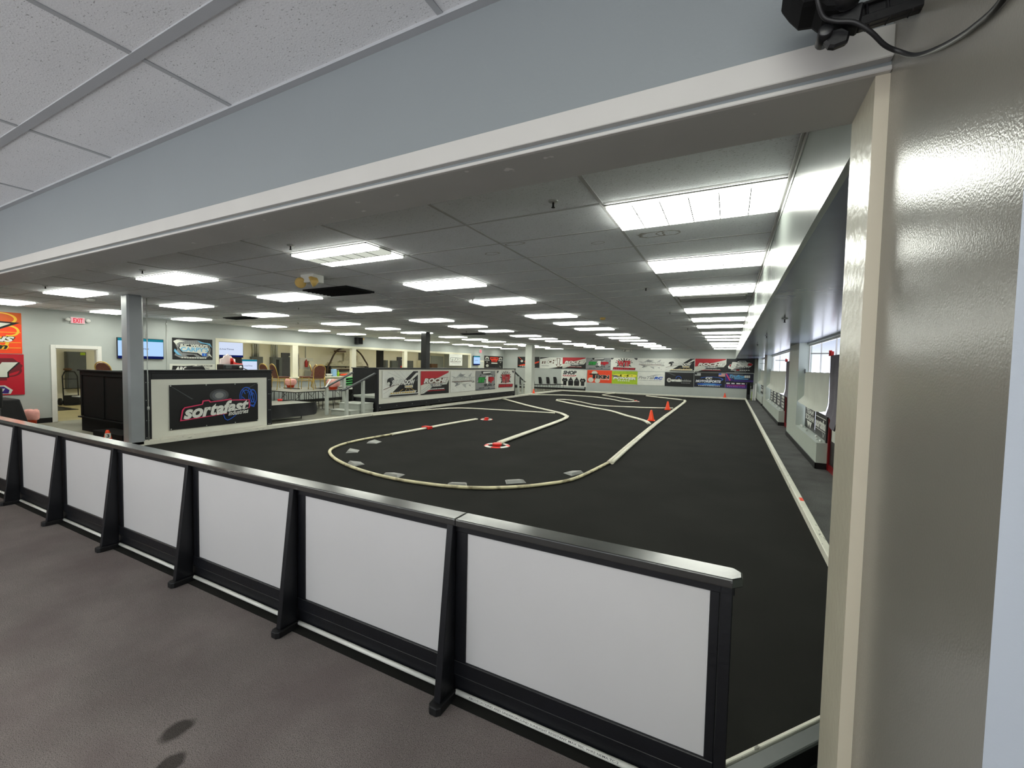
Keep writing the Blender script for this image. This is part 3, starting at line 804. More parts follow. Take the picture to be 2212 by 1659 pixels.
# sponsor banner on the booth
a = Art(1.93, 0.975, 'black')
for p in ([(.02, .96), (.03, .96), (.24, .66), (.22, .66)], [(.96, .97), (.975, .97), (.80, .78), (.79, .80)]): a.poly(p, 'dgrey')
for i, c in enumerate(('dgrey', 'slate', 'grey')):
    a.ell(.52, .72, .11 - .03 * i, .15 - .04 * i, c)
a.ring(.845, .66, .085, .24, .10, 'blue'); a.ring(.84, .66, .06, .17, .12, 'blue'); a.ring(.925, .62, .055, .22, .14, 'blue'); a.ring(.925, .62, .03, .13, .2, 'blue')
for p in ([(.80, .84), (.83, .72)], [(.79, .66), (.86, .52)], [(.88, .86), (.86, .74)], [(.90, .78), (.95, .46)], [(.76, .60), (.80, .50), (.94, .38), (.97, .55)]): a.line(p, .018, 'blue')
a.line([(.56, .26), (.58, .14), (.61, .10), (.65, .13), (.72, .22)], .018, 'blue')
a.poly([(.095, .18), (.86, .30), (.89, .40), (.885, .58), (.66, .60), (.655, .63), (.52, .60), (.42, .585), (.40, .63), (.33, .62), (.32, .54), (.14, .49), (.115, .43)], 'pink')
a.poly([(.11, .205), (.855, .32), (.875, .41), (.872, .555), (.66, .575), (.65, .60), (.53, .575), (.41, .56), (.395, .60), (.345, .595), (.33, .52), (.148, .465), (.13, .42)], 'black')
a.text('sortafast', .14, .27, .86, .55, 'white', .25, .042, tilt=.09)
a.poly([(.60, .20), (.87, .23), (.88, .355), (.61, .31)], 'black')
a.text('industries', .62, .225, .865, .335, 'white', .3, .02, tilt=.03)
sb = a.place('hanging_banner', (FX + 0.002, 4.795, .228), (0, 1, 0), (0, 0, 1), 'black banner with bold white italic lettering outlined in pink on the booth front', 'banner', None, None, 0.004)
gm = MB()
for y in (.02, .72, 1.36, 1.91):
    for z in (.02, .955):
        gm.lathe([(0.014, 0), (0.012, 0.006)], (FX + .018, 4.795 + y, .228 + z), 10, 0, Matrix.Rotation(PI / 2, 4, 'Y'))
gm.build('grommet', 'conduit', sb)

# ================================================================== DRIVER STAND
ds = thing('driver_stand', 'long raised black driver stand with a white front carrying five banners', 'stand', (-11.2, 16, 0))
ya, yb = 10.85, 21.4
MB().box(FX - 0.05, ya + 0.1, 0.34, FX - 0.012, yb - 0.08, 1.535).build('front_panel', 'panel_white', ds)
m = MB().box(FX - 0.1, ya, 0.05, FX, ya + 0.1, 1.56).box(FX - 0.1, yb - 0.08, 0.05, FX, yb, 1.56).box(FX - 0.1, ya + 0.1, 0.13, FX, yb - 0.08, 0.34)
m.build('frame', 'black_paint', ds, 0.005)
MB().box(FX - 0.14, ya - 0.02, 1.54, FX + 0.02, yb + 0.02, 1.585).build('top_cap', 'black_paint', ds, 0.005)
MB().box(-11.86, ya, 0.0, -11.8, yb, 1.56).box(-11.9, ya - 0.02, 1.555, -11.76, yb, 1.585).build('rear_panel', 'black_paint', ds, 0.004)
MB().box(-11.8, ya + 0.02, 0.54, FX - 0.1, yb, 0.62).box(-11.8, ya, 0.58, FX - 0.1, ya + 0.08, 0.625).build('deck', 'stair_grey', ds)
MB().box(-11.8, ya + 0.06, 0.0, FX - 0.1, ya + 0.1, 0.54).build('riser', 'black_paint', ds)
m = MB()
for i in range(13):
    y = ya + 0.15 + i * 0.84
    m.lathe([(0.014, 0), (0.012, 0.006)], (FX, y, .235), 8, 0, Matrix.Rotation(PI / 2, 4, 'Y'))
m.build('bolt', 'conduit', ds)

def steps(y0, dy, label):
    t = thing('wooden_steps', label, 'steps', (-11.3, y0, 0), 'steps up to the driver stand')
    for i, (za, zb) in enumerate(((0, .2), (.2, .4))):
        a0, a1 = y0 + dy * (0.34 * i), y0 + dy * 1.0
        MB().box(-11.74, a0, za, -10.84, a1, zb - 0.03).build('riser', 'stair_grey', t, 0.004)
        MB().box(-11.76, a0 - dy * 0.03, zb - 0.03, -10.82, a1, zb).build('tread', 'stair_grey', t, 0.004)
    return t
steps(9.85, 0.98, 'pale grey wooden steps up to the driver stand from the table side')
steps(22.4, -0.98, 'pale grey wooden steps at the far end of the driver stand')
def rail(label, x, ylo, zlo, yhi, zhi, posts, grp='handrails of the driver stand'):
    t = thing('handrail', label, 'handrail', (x, (ylo + yhi) / 2, 0), grp)
    dy = 1 if yhi > ylo else -1
    m = MB().beam((x, ylo, zlo), (x, yhi, zhi), 0.1, 0.045).beam((x, ylo - dy * 0.12, zlo), (x, ylo + dy * .01, zlo), 0.1, 0.04)
    m.build('rail', 'rail_grey', t, 0.006)
    for y in posts:
        z = zlo + (zhi - zlo) * (y - ylo) / (yhi - ylo)
        MB().box(x - 0.045, y - 0.045, 0, x + 0.045, y + 0.045, z - 0.025).build('post', 'post_grey', t, 0.004)
    return t
rail('sloping handrail on two grey posts on the track side of the pale steps', -10.77, 9.5, 0.88, 10.84, 1.40, (9.62, 10.3))
rr = rail('sloping handrail with a white notice on its low end behind the pale steps', -11.82, 9.62, 0.90, 10.83, 1.40, (9.74, 10.45))
MB().prism([(0, 0), (.34, 0), (.34, .07), (0, .07)], (-11.76, 9.62, 0.93), (0, .62, .78), (1, 0, 0), (0, -.78, .62), 0.006).build('notice', 'white_plastic', rr)
rail('sloping handrail on two white posts at the far end of the driver stand', -10.77, 22.75, 0.80, 21.42, 1.40, (22.5, 21.95))

# ---- printed artwork used more than once
def art_sun(w, h):
    a = Art(w, h, 'white')
    for p in ([(.30, 1), (.62, .62)], [(.45, 1), (.70, .60)], [(.15, .95), (.55, .66)], [(.02, .30), (.45, .52)], [(.02, .15), (.3, .40)]): a.line(p, .006, 'grey')
    a.poly([(.98, .99), (.84, .99), (.28, .22), (.22, .12), (.98, .12)], 'black')
    a.poly([(.98, .93), (.93, .93), (.70, .60), (.76, .60), (.98, .86)], 'white')
    a.poly([(.98, .72), (.90, .60), (.94, .58), (.98, .64)], 'dgrey')
    for p in ([(.42, .18), (.55, .30)], [(.58, .16), (.66, .32)], [(.76, .16), (.70, .33)], [(.92, .18), (.74, .34)]): a.line(p, .014, 'gold')
    a.line([(.02, .31), (.30, .46), (.6, .5)], .02, 'brown')
    a.ell(.20, .62, .085, .13, 'black'); a.ell(.245, .68, .05, .09, 'dgrey'); a.ell(.155, .53, .03, .065, 'white'); a.poly([(.17, .5), (.24, .5), (.19, .4)], 'black')
    a.text('SUNPADOW', .235, .475, .87, .645, 'white', .25, .05, 'slate', .03)
    a.rect(.58, .34, .82, .44, 'paper'); a.bars(.60, .80, .39, .05, 'gold', 4, 3)
    a.poly([(.16, .10), (.90, .13), (.93, .22), (.20, .19)], 'paper'); a.bars(.2, .88, .16, .045, 'gold', 11, 4)
    a.poly([(.14, .04), (.98, .04), (.98, .09), (.20, .09)], 'black')
    return a
def art_roche(w, h):
    a = Art(w, h, 'paper')
    a.poly([(0, 1), (.99, 1), (.98, .93), (.45, .62), (0, .40)], 'red')
    a.poly([(1, 0), (1, .62), (.92, .40), (.40, .38), (.30, .20), (.10, .06), (0, .04), (0, 0)], 'black')
    for p in ([(.02, .08), (.34, .36)], [(.02, .16), (.30, .42)], [(.10, .06), (.38, .32)]): a.line(p, .025, 'lgrey')
    a.poly([(.07, .47), (.90, .47), (.97, .71), (.14, .69)], 'brown')
    a.text('ROCHE', .11, .50, .94, .68, 'white', .25, .055)
    a.poly([(.36, .32), (.70, .32), (.76, .45), (.30, .45)], 'grey'); a.text('USA', .42, .335, .66, .435, 'white', .25, .02, 'dred', .02)
    a.bars(.25, .83, .22, .035, 'white', 12, 5); a.bars(.22, .85, .155, .03, 'red', 14, 6)
    return a
def art_awe(w, h):
    a = Art(w, h, 'white')
    a.poly([(.20, .68), (.30, .80), (.40, .92), (.44, .84), (.60, .86), (.52, .76), (.66, .70)], 'lgrey'); a.ell(.42, .79, .09, .06, 'grey')
    a.poly([(.70, .74), (.86, .92), (.80, .72)], 'lgrey'); a.poly([(.02, .78), (.18, .72), (.16, .66)], 'lgrey')
    a.poly([(.10, .48), (.22, .40), (.16, .26), (.34, .34), (.48, .44)], 'grey'); a.poly([(.45, .36), (.62, .16), (.60, .34), (.78, .40)], 'lgrey'); a.poly([(.72, .30), (.82, .22), (.80, .34)], 'lgrey')
    a.text('AWESOMATIX', .07, .52, .95, .69, 'white', .25, .05, 'slate', .035)
    a.line([(.06, .50), (.55, .49), (.86, .50)], .03, 'brown'); a.text('USA', .86, .42, .97, .50, 'dgrey', 0, .02)
    a.bars(.30, .56, .40, .06, 'paper', 5, 8)
    for x, y in ((.08, .14), (.22, .22), (.52, .10), (.86, .16)): a.rect(x, y, x + .02, y + .02, 'grey')
    return a
def art_mr(w, h):
    a = Art(w, h, 'grey')
    rnd = random.Random(5)
    for i in range(10):
        x, y, s = rnd.random(), rnd.random() * .9, .1 + .12 * rnd.random()
        a.poly([(min(1, x), y), (min(1, x + s), y + .05), (min(1, x + s * .7), min(1, y + s))], 'dgrey' if i % 2 else 'lgrey')
    a.rect(.0, .0, 1, .05, 'slate'); a.poly([(.25, .98), (.75, .98), (.72, .84), (.9, .78), (.55, .80), (.28, .84)], 'black')
    a.poly([(.33, .86), (.72, .88), (.74, .96), (.36, .95)], 'white')
    a.text('mr', .13, .42, .46, .64, 'green', .15, .06, 'black', .03); a.text('up', .60, .38, .90, .64, 'red', .15, .06, 'black', .03)
    a.poly([(.44, .58), (.50, .74), (.61, .74), (.60, .40), (.62, .32), (.50, .32), (.50, .58)], 'white')
    a.text('USA', .52, .18, .78, .31, 'dgrey', .3, .03); a.bars(.14, .40, .11, .05, 'dgrey', 5, 2)
    a.poly([(.38, .30), (.58, .34), (.5, .2), (.44, .16)], 'dgrey')
    return a
def art_wtf(w, h):
    a = Art(w, h, 'white')
    a.poly([(0, 1), (.12, 1), (.05, .86), (0, .88)], 'dgrey'); a.poly([(1, 1), (.86, 1), (.95, .84), (1, .9)], 'dgrey')
    for i in range(9):
        q = PI * (.05 + .9 * i / 8); a.poly([(.5 + .05 * math.cos(q), .6), (.5 + .33 * math.cos(q - .07), .58 + .40 * math.sin(q - .07)), (.5 + .33 * math.cos(q + .07), .58 + .40 * math.sin(q + .07))], 'black')
    a.ell(.5, .55, .25, .27, 'black'); a.poly([(.28, .45), (.2, .3), (.36, .35)], 'black'); a.poly([(.72, .45), (.8, .32), (.64, .36)], 'black')
    a.text('WTF', .28, .36, .72, .74, 'red', 0, .09, 'white', .03)
    a.poly([(.08, .06), (.92, .04), (.94, .22), (.10, .26)], 'dred'); a.bars(.12, .9, .14, .12, 'red', 10, 9)
    return a
SG = 'banners on the driver stand'
def stand_banner(a, y, label): a.place('hanging_banner', (FX + 0.0, y, .535), (0, 1, 0), (0, 0, 1), label, 'banner', SG, None, 0.003)
stand_banner(art_sun(1.92, .945), 11.1, 'white banner with black diagonal streaks and a round black emblem on the driver stand')
stand_banner(art_roche(1.87, .935), 13.16, 'red and black banner with white five-letter name on the driver stand')
stand_banner(art_awe(1.98, .93), 15.14, 'mostly white banner with grey splash drawing at the middle of the driver stand')
stand_banner(art_mr(1.88, .93), 17.2, 'grey banner with green, white and red lettering on the driver stand')
stand_banner(art_wtf(1.94, .93), 19.25, 'white banner with red block letters on a black burst, on the driver stand')

# ---- back wall, two rows
BG = 'banners on the back wall'
def bw(a, x, z, label, gap=0.004): a.place('hanging_banner', (x, YB - 0.002, z), (1, 0, 0), (0, 0, 1), label, 'banner', BG, None, gap)
a = Art(1.87, .86, 'black')
a.poly([(.0, .18), (.30, .32), (.62, .38), (.98, .6), (.98, .48), (.60, .20), (.2, .16)], 'orangered'); a.poly([(.3, .50), (.45, .92), (.62, .96), (.66, .84), (.52, .80), (.50, .50), (.42, .40)], 'orangered')
a.line([(.05, .95), (.25, .6)], .03, 'orange'); a.ell(.2, .58, .06, .1, 'paper'); a.bars(.10, .82, .13, .07, 'paper', 8, 1); a.bars(.2, .7, .05, .04, 'grey', 7, 2)
bw(a, -14.92, 1.6, 'black banner with a red swirl, partly behind the white column, on the back wall')
a = Art(1.84, .84, 'white')
a.poly([(0, 1), (.42, 1), (0, .85)], 'black'); a.poly([(.4, 0), (1, 0), (1, .22), (.55, .05)], 'black')
a.poly([(.08, .42), (.66, .46), (.72, .80), (.12, .74)], 'brown')
a.text('TECH', .12, .46, .68, .74, 'white', .12, .07, tilt=.04)
a.poly([(.74, .95), (.90, .95), (.88, .40), (.97, .40), (.80, .08), (.70, .40), (.78, .40)], 'brown'); a.poly([(.77, .91), (.87, .91), (.85, .36), (.92, .36), (.80, .16), (.75, .36), (.80, .36)], 'white'); a.bars(.08, .42, .24, .05, 'grey', 6, 3)
bw(a, -13.0, 1.57, 'white banner with an outlined word and a big arrow pointing down, on the back wall', .012)
bw(art_roche(1.8, .83), -11.16, 1.59, 'red, white and black banner directly above the banner of shirts on the back wall')
bw(art_mr(1.8, .84), -9.35, 1.575, 'grey banner with green and red letters above the orange banner on the back wall', .012)
bw(art_wtf(1.84, .87), -7.53, 1.55, 'white banner with red block letters on a black burst above the bright green banner')
bw(art_awe(1.83, .89), -5.69, 1.53, 'white banner with grey splash drawing in the upper row on the back wall', .012)
bw(art_sun(1.84, .88), -3.86, 1.545, 'white banner with black diagonal streaks above the plain black banner on the back wall')
bw(art_roche(1.82, .87), -2.02, 1.555, 'red, white and black banner between the streaked banner and the black oval one', .012)
a = Art(1.56, .87, 'black')
a.poly([(.06, .44), (.14, .60), (.30, .68), (.45, .86), (.68, .86), (.72, .78), (.88, .70), (.94, .60), (.86, .44), (.80, .36), (.3, .30), (.22, .24), (.08, .30)], 'white')
a.ell(.84, .60, .085, .10, 'red'); a.ell(.16, .50, .05, .09, 'red'); a.bars(.46, .68, .80, .05, 'dgrey', 4, 3)
a.text('BSR', .19, .44, .76, .74, 'white', .2, .08, 'black', .04); a.bars(.34, .78, .375, .06, 'dgrey', 7, 4)
a.bars(.17, .85, .19, .05, 'white', 9, 2); a.rect(.36, .165, .48, .215, 'red'); a.bars(.3, .72, .09, .04, 'grey', 6, 6)
bw(a, -.20, 1.57, 'black banner with three white letters on a red and white oval, on the back wall')
a = Art(1.96, 1.24, 'white', .006)
a.text('SHOP', .08, .74, .60, .93, 'dgrey', .25, .07); a.bars(.06, .6, .67, .05, 'red', 7, 4); a.bars(.08, .55, .61, .025, 'red', 12, 5)
def shirt(cx, hood):
    s = .105
    if hood: a.poly([(cx - .9 * s, .06), (cx + .9 * s, .06), (cx + s, .30), (cx + .62 * s, .44), (cx + .35 * s, .47), (cx + .3 * s, .53), (cx, .57), (cx - .3 * s, .53), (cx - .35 * s, .47), (cx - .62 * s, .44), (cx - s, .30)], 'black')
    else: a.poly([(cx - .62 * s, .07), (cx + .62 * s, .07), (cx + .66 * s, .32), (cx + .85 * s, .28), (cx + 1.12 * s, .40), (cx + .6 * s, .51), (cx + .2 * s, .50), (cx, .46), (cx - .2 * s, .50), (cx - .6 * s, .51), (cx - 1.12 * s, .40), (cx - .85 * s, .28), (cx - .66 * s, .32)], 'black')
for i, hd in enumerate((0, 1, 1, 0)):
    cx = .15 + .235 * i; shirt(cx, hd); a.bars(cx - .05, cx + .05, .37, .035, 'white' if i == 3 else 'grey', 2, i)
bw(a, -11.24, .262, 'white banner showing four black shirts and hoodies, low on the back wall')
a = Art(1.8, .9, 'orangered')
a.ell(.15, .22, .115, .19, 'paper'); a.ell(.42, .17, .11, .18, 'paper'); a.ell(.30, .78, .12, .17, 'paper'); a.poly([(.14, .66), (.46, .66), (.42, .72), (.18, .72)], 'black')
a.poly([(.22, .68), (.34, .68), (.34, .36), (.22, .36)], 'paper'); a.text('T', .12, .36, .44, .70, 'black', 0, .05); a.text('EKIN', .38, .36, .88, .60, 'black', 0, .05, 'paper', .05); a.rect(.5, .25, .9, .29, 'paper')
bw(a, -9.23, .62, 'orange banner with black lettering and white circles on the back wall', .008)
a = Art(1.78, .93, 'lime')
a.text('eco', .08, .58, .93, .75, 'lemon', .1, .09, 'slate', .03)
a.text('POWER', .06, .38, .92, .54, 'white', .2, .06, 'slate', .03); a.bars(.24, .72, .28, .07, 'white', 6, 4)
a.rect(.02, .0, .98, .035, 'paper')
bw(a, -7.43, .57, 'bright green banner with white and yellow lettering on the back wall', .016)
a = Art(1.79, .91, 'white')
for p in ([(0, .98), (.2, .66)], [(.95, .9), (.8, .6)], [(.02, .05), (.2, .3)]): a.line(p, .006, 'lgrey')
a.poly([(.42, .66), (.75, .86), (.66, .78), (.9, .84), (.6, .66)], 'lgrey')
a.text('ProTek', .05, .46, .66, .66, 'lgrey', .3, .02, 'grey', .025); a.text('RC', .64, .46, .93, .64, 'blue', .3, .06); a.bars(.06, .9, .36, .03, 'grey', 16, 3)
bw(a, -5.67, .585, 'white banner with silver and blue lettering below the grey splash banner', .008)
a = Art(1.78, .93, 'black')
a.poly([(.05, .98), (.14, .98), (.4, .78), (.3, .78)], 'dgrey'); a.ring(.48, .56, .10, .19, .16, 'blue', 24, 0, PI); a.ell(.48, .57, .055, .1, 'navy'); a.ring(.15, .44, .075, .15, .3, 'white'); a.ring(.15, .44, .04, .08, .4, 'white')
a.text('amain', .24, .36, .58, .53, 'white', 0, .07); a.text('hobbies', .58, .36, .92, .52, 'lgrey', 0, .005); a.bars(.58, .9, .26, .035, 'grey', 6, 3)
bw(a, -3.85, .57, 'plain black banner with white lettering and a blue arc on the back wall', .016)
a = Art(1.81, .93, 'black')
a.poly([(0, .0), (1, 0), (1, .24), (.5, .30), (0, .24)], 'navy'); a.ell(.5, .20, .40, .07, 'blue'); a.ell(.5, .20, .22, .04, 'cyan')
a.rect(.02, .82, .21, .96, 'lgrey'); a.rect(.02, .86, .09, .96, 'black'); a.rect(.02, .78, .21, .815, 'lgrey')
a.rect(.79, .76, .99, .97, 'paper')
for i in range(4): a.rect(.79, .77 + .05 * i, .99, .795 + .05 * i, 'red')
a.rect(.79, .87, .87, .97, 'blue'); a.ring(.56, .56, .38, .17, .12, 'blue', 30, -.6, PI * .9)
a.text('CC', .38, .55, .58, .69, 'white', .1, .06); a.text('MOTORSPORTS', .06, .33, .86, .48, 'white', .15, .05, 'blue', .03); a.bars(.14, .86, .10, .05, 'white', 13, 4)
bw(a, -2.04, .6, 'black and blue banner with two small flags on the back wall', .008)
a = Art(1.55, .93, 'navy')
a.poly([(0, .45), (.3, .5), (.1, .98), (0, .98)], 'purple'); a.poly([(0, .95), (.04, .97), (.2, .52), (.15, .5)], 'pink'); a.rect(.3, .45, 1, .55, 'purple')
a.poly([(.12, .72), (.2, .92), (.62, .92), (.7, .82), (.6, .64), (.18, .66)], 'slate'); a.text('Trufine', .15, .70, .68, .90, 'cyan', .3, .04, 'navy', .03)
for i in range(3):
    for j in range(2): a.rect(.68 + .07 * i, .72 + .08 * ((i + j) % 2) , .74 + .07 * i, .79 + .08 * ((i + j) % 2), 'white')
a.poly([(.3, .60), (.8, .60), (.84, .66), (.34, .66)], 'cyan')
a.rect(0, .25, 1, .38, 'black'); a.bars(.04, .95, .315, .07, 'white', 5, 7); a.rect(0, .0, .78, .25, 'purple'); a.bars(.06, .74, .19, .04, 'pink', 12, 2); a.bars(.06, .74, .10, .05, 'violet', 9, 3); a.rect(.78, 0, 1, .25, 'black'); a.ell(.9, .12, .04, .09, 'grey')
bw(a, -.22, .6, 'purple and blue banner with sky blue lettering, low in the corner of the back wall', .016)

# ---- pass-through wall
def ww(a, y, z, label, gap=.004): a.place('hanging_banner', (XL + 0.002, y, z), (0, 1, 0), (0, 0, 1), label, 'banner', 'banners on the hatch wall', None, gap)
a = Art(1.84, 1.03, 'orange')
a.poly([(0, 1), (1, 1), (1, .72), (.7, .78), (0, .7)], 'dorange')
a.ring(.80, .84, .16, .15, .18, 'yellow'); a.ring(.88, .55, .10, .14, .26, 'yellow', 30, -PI * .6, PI * .6); a.ring(.72, .26, .16, .17, .2, 'yellow', 30, -PI / 2, PI / 2)
a.poly([(.2, .82), (.985, .76), (.80, .58), (.76, .38), (.5, .38)], 'black'); a.poly([(.22, .78), (.90, .73), (.77, .60), (.73, .42), (.5, .42)], 'paper')
for y in (.50, .25, .12): a.line([(.6, y), (.99, y + .02)], .012, 'yellow')
a.text('IONS', .56, .29, .92, .40, 'white', .3, .05, 'black', .06); a.text('.com', .56, .11, .86, .19, 'black', .3, .04, 'yellow', .06)
ww(a, 2.2, 1.82, 'orange banner with a white black-edged letter, above the crimson banner')
a = Art(1.86, 1.03, 'crimson')
a.ring(.86, .60, .12, .16, .2, 'dred'); a.poly([(.1, .88), (.9, .90), (.99, .72), (.96, .6), (.84, .5), (.84, .36), (.2, .32)], 'dred')
a.poly([(.2, .82), (.57, .82), (.74, .62), (.80, .80), (.97, .80), (.86, .56), (.86, .42), (.60, .42), (.6, .58)], 'black')
a.poly([(.3, .80), (.72, .80), (.77, .70), (.80, .80), (.945, .80), (.845, .56), (.845, .44), (.62, .44), (.62, .56)], 'paper')
a.poly([(.5, .02), (.5, .22), (.82, .24), (.85, .19), (.89, .12), (.87, .03)], 'paper'); a.poly([(.5, .05), (.5, .2), (.81, .21), (.86, .12), (.85, .04)], 'purple'); a.poly([(.5, .08), (.5, .15), (.82, .16), (.80, .09)], 'white'); a.bars(.55, .8, .115, .04, 'red', 4, 3)
ww(a, 2.2, .775, 'crimson banner with a big white letter beside the doorway', .01)
a = Art(1.21, .71, 'black')
a.poly([(.03, .86), (.16, .95), (.36, .9), (.6, .93), (.76, .84), (.9, .78), (.95, .5), (.92, .2), (.8, .06), (.2, .06), (.05, .2), (.12, .5)], 'grey')
for q in range(14): a.line([(.2 + .05 * q, .93), (.26 + .05 * q, .06)], .006, 'dgrey')
a.poly([(.02, .82), (.1, .92), (.3, .84), (.16, .80), (.10, .72), (.13, .60)], 'paper'); a.poly([(.60, .93), (.68, .8), (.82, .78), (.74, .84), (.93, .8), (.98, .6), (.9, .72)], 'sky')
a.poly([(.03, .38), (.12, .22), (.22, .18), (.16, .26), (.05, .50)], 'sky'); a.poly([(.3, .22), (.40, .12), (.58, .14), (.5, .24)], 'black'); a.poly([(.86, .26), (.98, .12), (.92, .3)], 'paper')
a.poly([(.13, .54), (.16, .64), (.17, .72), (.88, .68), (.92, .48), (.86, .34), (.70, .16), (.58, .30), (.22, .34)], 'black')
a.poly([(.15, .54), (.18, .63), (.88, .60), (.90, .48), (.85, .36), (.71, .20), (.60, .33), (.23, .36)], 'paper')
a.text('R/C WRAPS', .18, .61, .86, .72, 'paper', .1, .05, 'dgrey', .03); a.text("CARPY'S", .19, .39, .87, .58, 'sky', 0, .035); a.rect(.71, .18, .83, .32, 'blue'); a.rect(.76, .2, .79, .3, 'sky')
a.bars(.2, .84, .09, .06, 'paper', 10, 3)
ww(a, 7.34, 1.745, 'black and silver banner with sky blue lettering beside the hatch')
a = Art(1.36, .5, 'paper')
a.poly([(.04, .5), (.06, .88), (.3, .86), (.55, .92), (.42, .80), (.58, .72), (.44, .66), (.56, .5), (.4, .5), (.3, .42), (.07, .4)], 'black'); a.text('ARC', .12, .56, .36, .80, 'white', .25, .05)
a.text('TEAM SCREAM', .58, .82, .94, .94, 'dgrey', .3, .01); a.text('RACING', .68, .65, .87, .76, 'dgrey', .3, .01); a.bars(.6, .9, .44, .06, 'grey', 6, 2)
ww(a, 7.26, 1.1, 'white banner with a black flame drawing below the black and silver banner')
a = Art(1.5, .76, 'white')
a.line([(.02, .8), (.5, .95), (.98, .75)], .012, 'lgrey'); a.line([(.02, .3), (.5, .2), (.98, .12)], .012, 'lgrey'); a.text('TEAM', .10, .36, .92, .66, 'white', .3, .06, 'dgrey', .06); a.line([(.1, .33), (.86, .33)], .025, 'brown'); a.bars(.2, .85, .2, .035, 'lgrey', 10, 3)
ww(a, 22.7, 1.66, 'pale banner with outlined slanted letters beyond the far end of the hatch')
a = Art(2.9, 1.15, 'black')
a.poly([(.30, .92), (.74, .92), (.74, .76), (.68, .76), (.66, .62), (.38, .62), (.36, .76), (.30, .76)], 'orangered'); a.bars(.33, .72, .84, .1, 'dred', 6, 2); a.bars(.4, .65, .69, .1, 'dred', 4, 3)
for x in (.14, .86): a.ell(x, .84, .09, .10, 'paper'); a.ell(x, .80, .055, .06, 'dgrey'); a.rect(x - .12, .68, x + .12, .74, 'lgrey'); a.poly([(x - .05, .62), (x + .05, .62), (x, .54)], 'paper')
a.rect(.36, .50, .68, .56, 'paper'); a.ell(.15, .36, .07, .09, 'paper'); a.poly([(.8, .44), (.84, .3), (.92, .28), (.82, .26)], 'paper')
rnd = random.Random(3)
for i in range(12): a.poly([(.25 + .045 * i, .0), (.29 + .045 * i, .0), (.27 + .045 * i, .12 + .25 * rnd.random())], 'slate')
ww(a, 27.1, 1.28, 'large black banner with orange block lettering in the corner by the back wall')

# ================================================================== SCREENS AND WALL FITTINGS
def tv(name, O, U, w, h, label, scr='tv_screen', word=False, cat='tv', group=None, depth=.05, bar=True):
    O, U = Vector(O), Vector(U); N = U.cross(Vector((0, 0, 1)))
    t = thing(name, label, cat, O + N * .03, group)
    MB().prism([(0, 0), (w, 0), (w, h), (0, h)], O + N * .02, U, (0, 0, 1), N, depth).build('housing', 'black_plastic', t, .006)
    s = MB(); b = .014
    def q(a0, c0, a1, c1, k, mi): s.add([O + U * a0 + Vector((0, 0, c0)) + N * (.022 + depth + k) , O + U * a1 + Vector((0, 0, c0)) + N * (.022 + depth + k), O + U * a1 + Vector((0, 0, c1)) + N * (.022 + depth + k), O + U * a0 + Vector((0, 0, c1)) + N * (.022 + depth + k)], [(0, 1, 2, 3)], mi)
    q(b, b, w - b, h - b, 0, 0)
    if bar: q(b, h - .075 * h / .6 - b, w - b, h - b, .001, 1)
    q(b, b, w - b, .07 * h / .6 + b, .001, 2)
    vs, fs = glyphs('LiveTime', .2, .02); mx = max(p[0] for p in vs)
    s.add([O + U * (w * .16 + p[0] / mx * w * .5) + Vector((0, 0, h * .46 + p[1] * h * .13)) + N * (.024 + depth) for p in vs], fs, 3)
    s.build('screen', [scr, 'tv_bar', 'tv_dark', 'tv_text'], t)
    return t
t1 = tv('wall_tv', (XL, 5.92, 1.74), (0, 1, 0), 1.16, .63, 'big blue-white wall screen behind the grey column', group=None)
MB().tube([(XL + .06, 6.62, 2.36), (XL + .06, 6.62, 2.99)], .014, 8).tube([(XL + .06, 6.50, 2.36), (XL + .06, 6.50, 2.99)], .014, 8).build('mount_pole', 'conduit', t1)
tv2 = tv('stand_tv', (-17.3, 9.2, 1.86), (0, 1, 0), 1.06, .62, 'pale screen on a black stand inside the hatch', 'tv_screen_pale', bar=False)
MB().box(-17.38, 10.2, 0.05, -17.34, 10.26, 1.9).box(-17.36, 9.3, 1.55, -17.34, 10.2, 1.9).box(-17.7, 9.4, 0, -17.0, 10.3, .05).build('stand', 'steel_black', tv2)
tv('wall_tv', (XL + .05, 25.45, 1.72), (0, 1, 0), .88, .66, 'small wall screen with a teal bar between hatch and pale door', 'tv_screen')
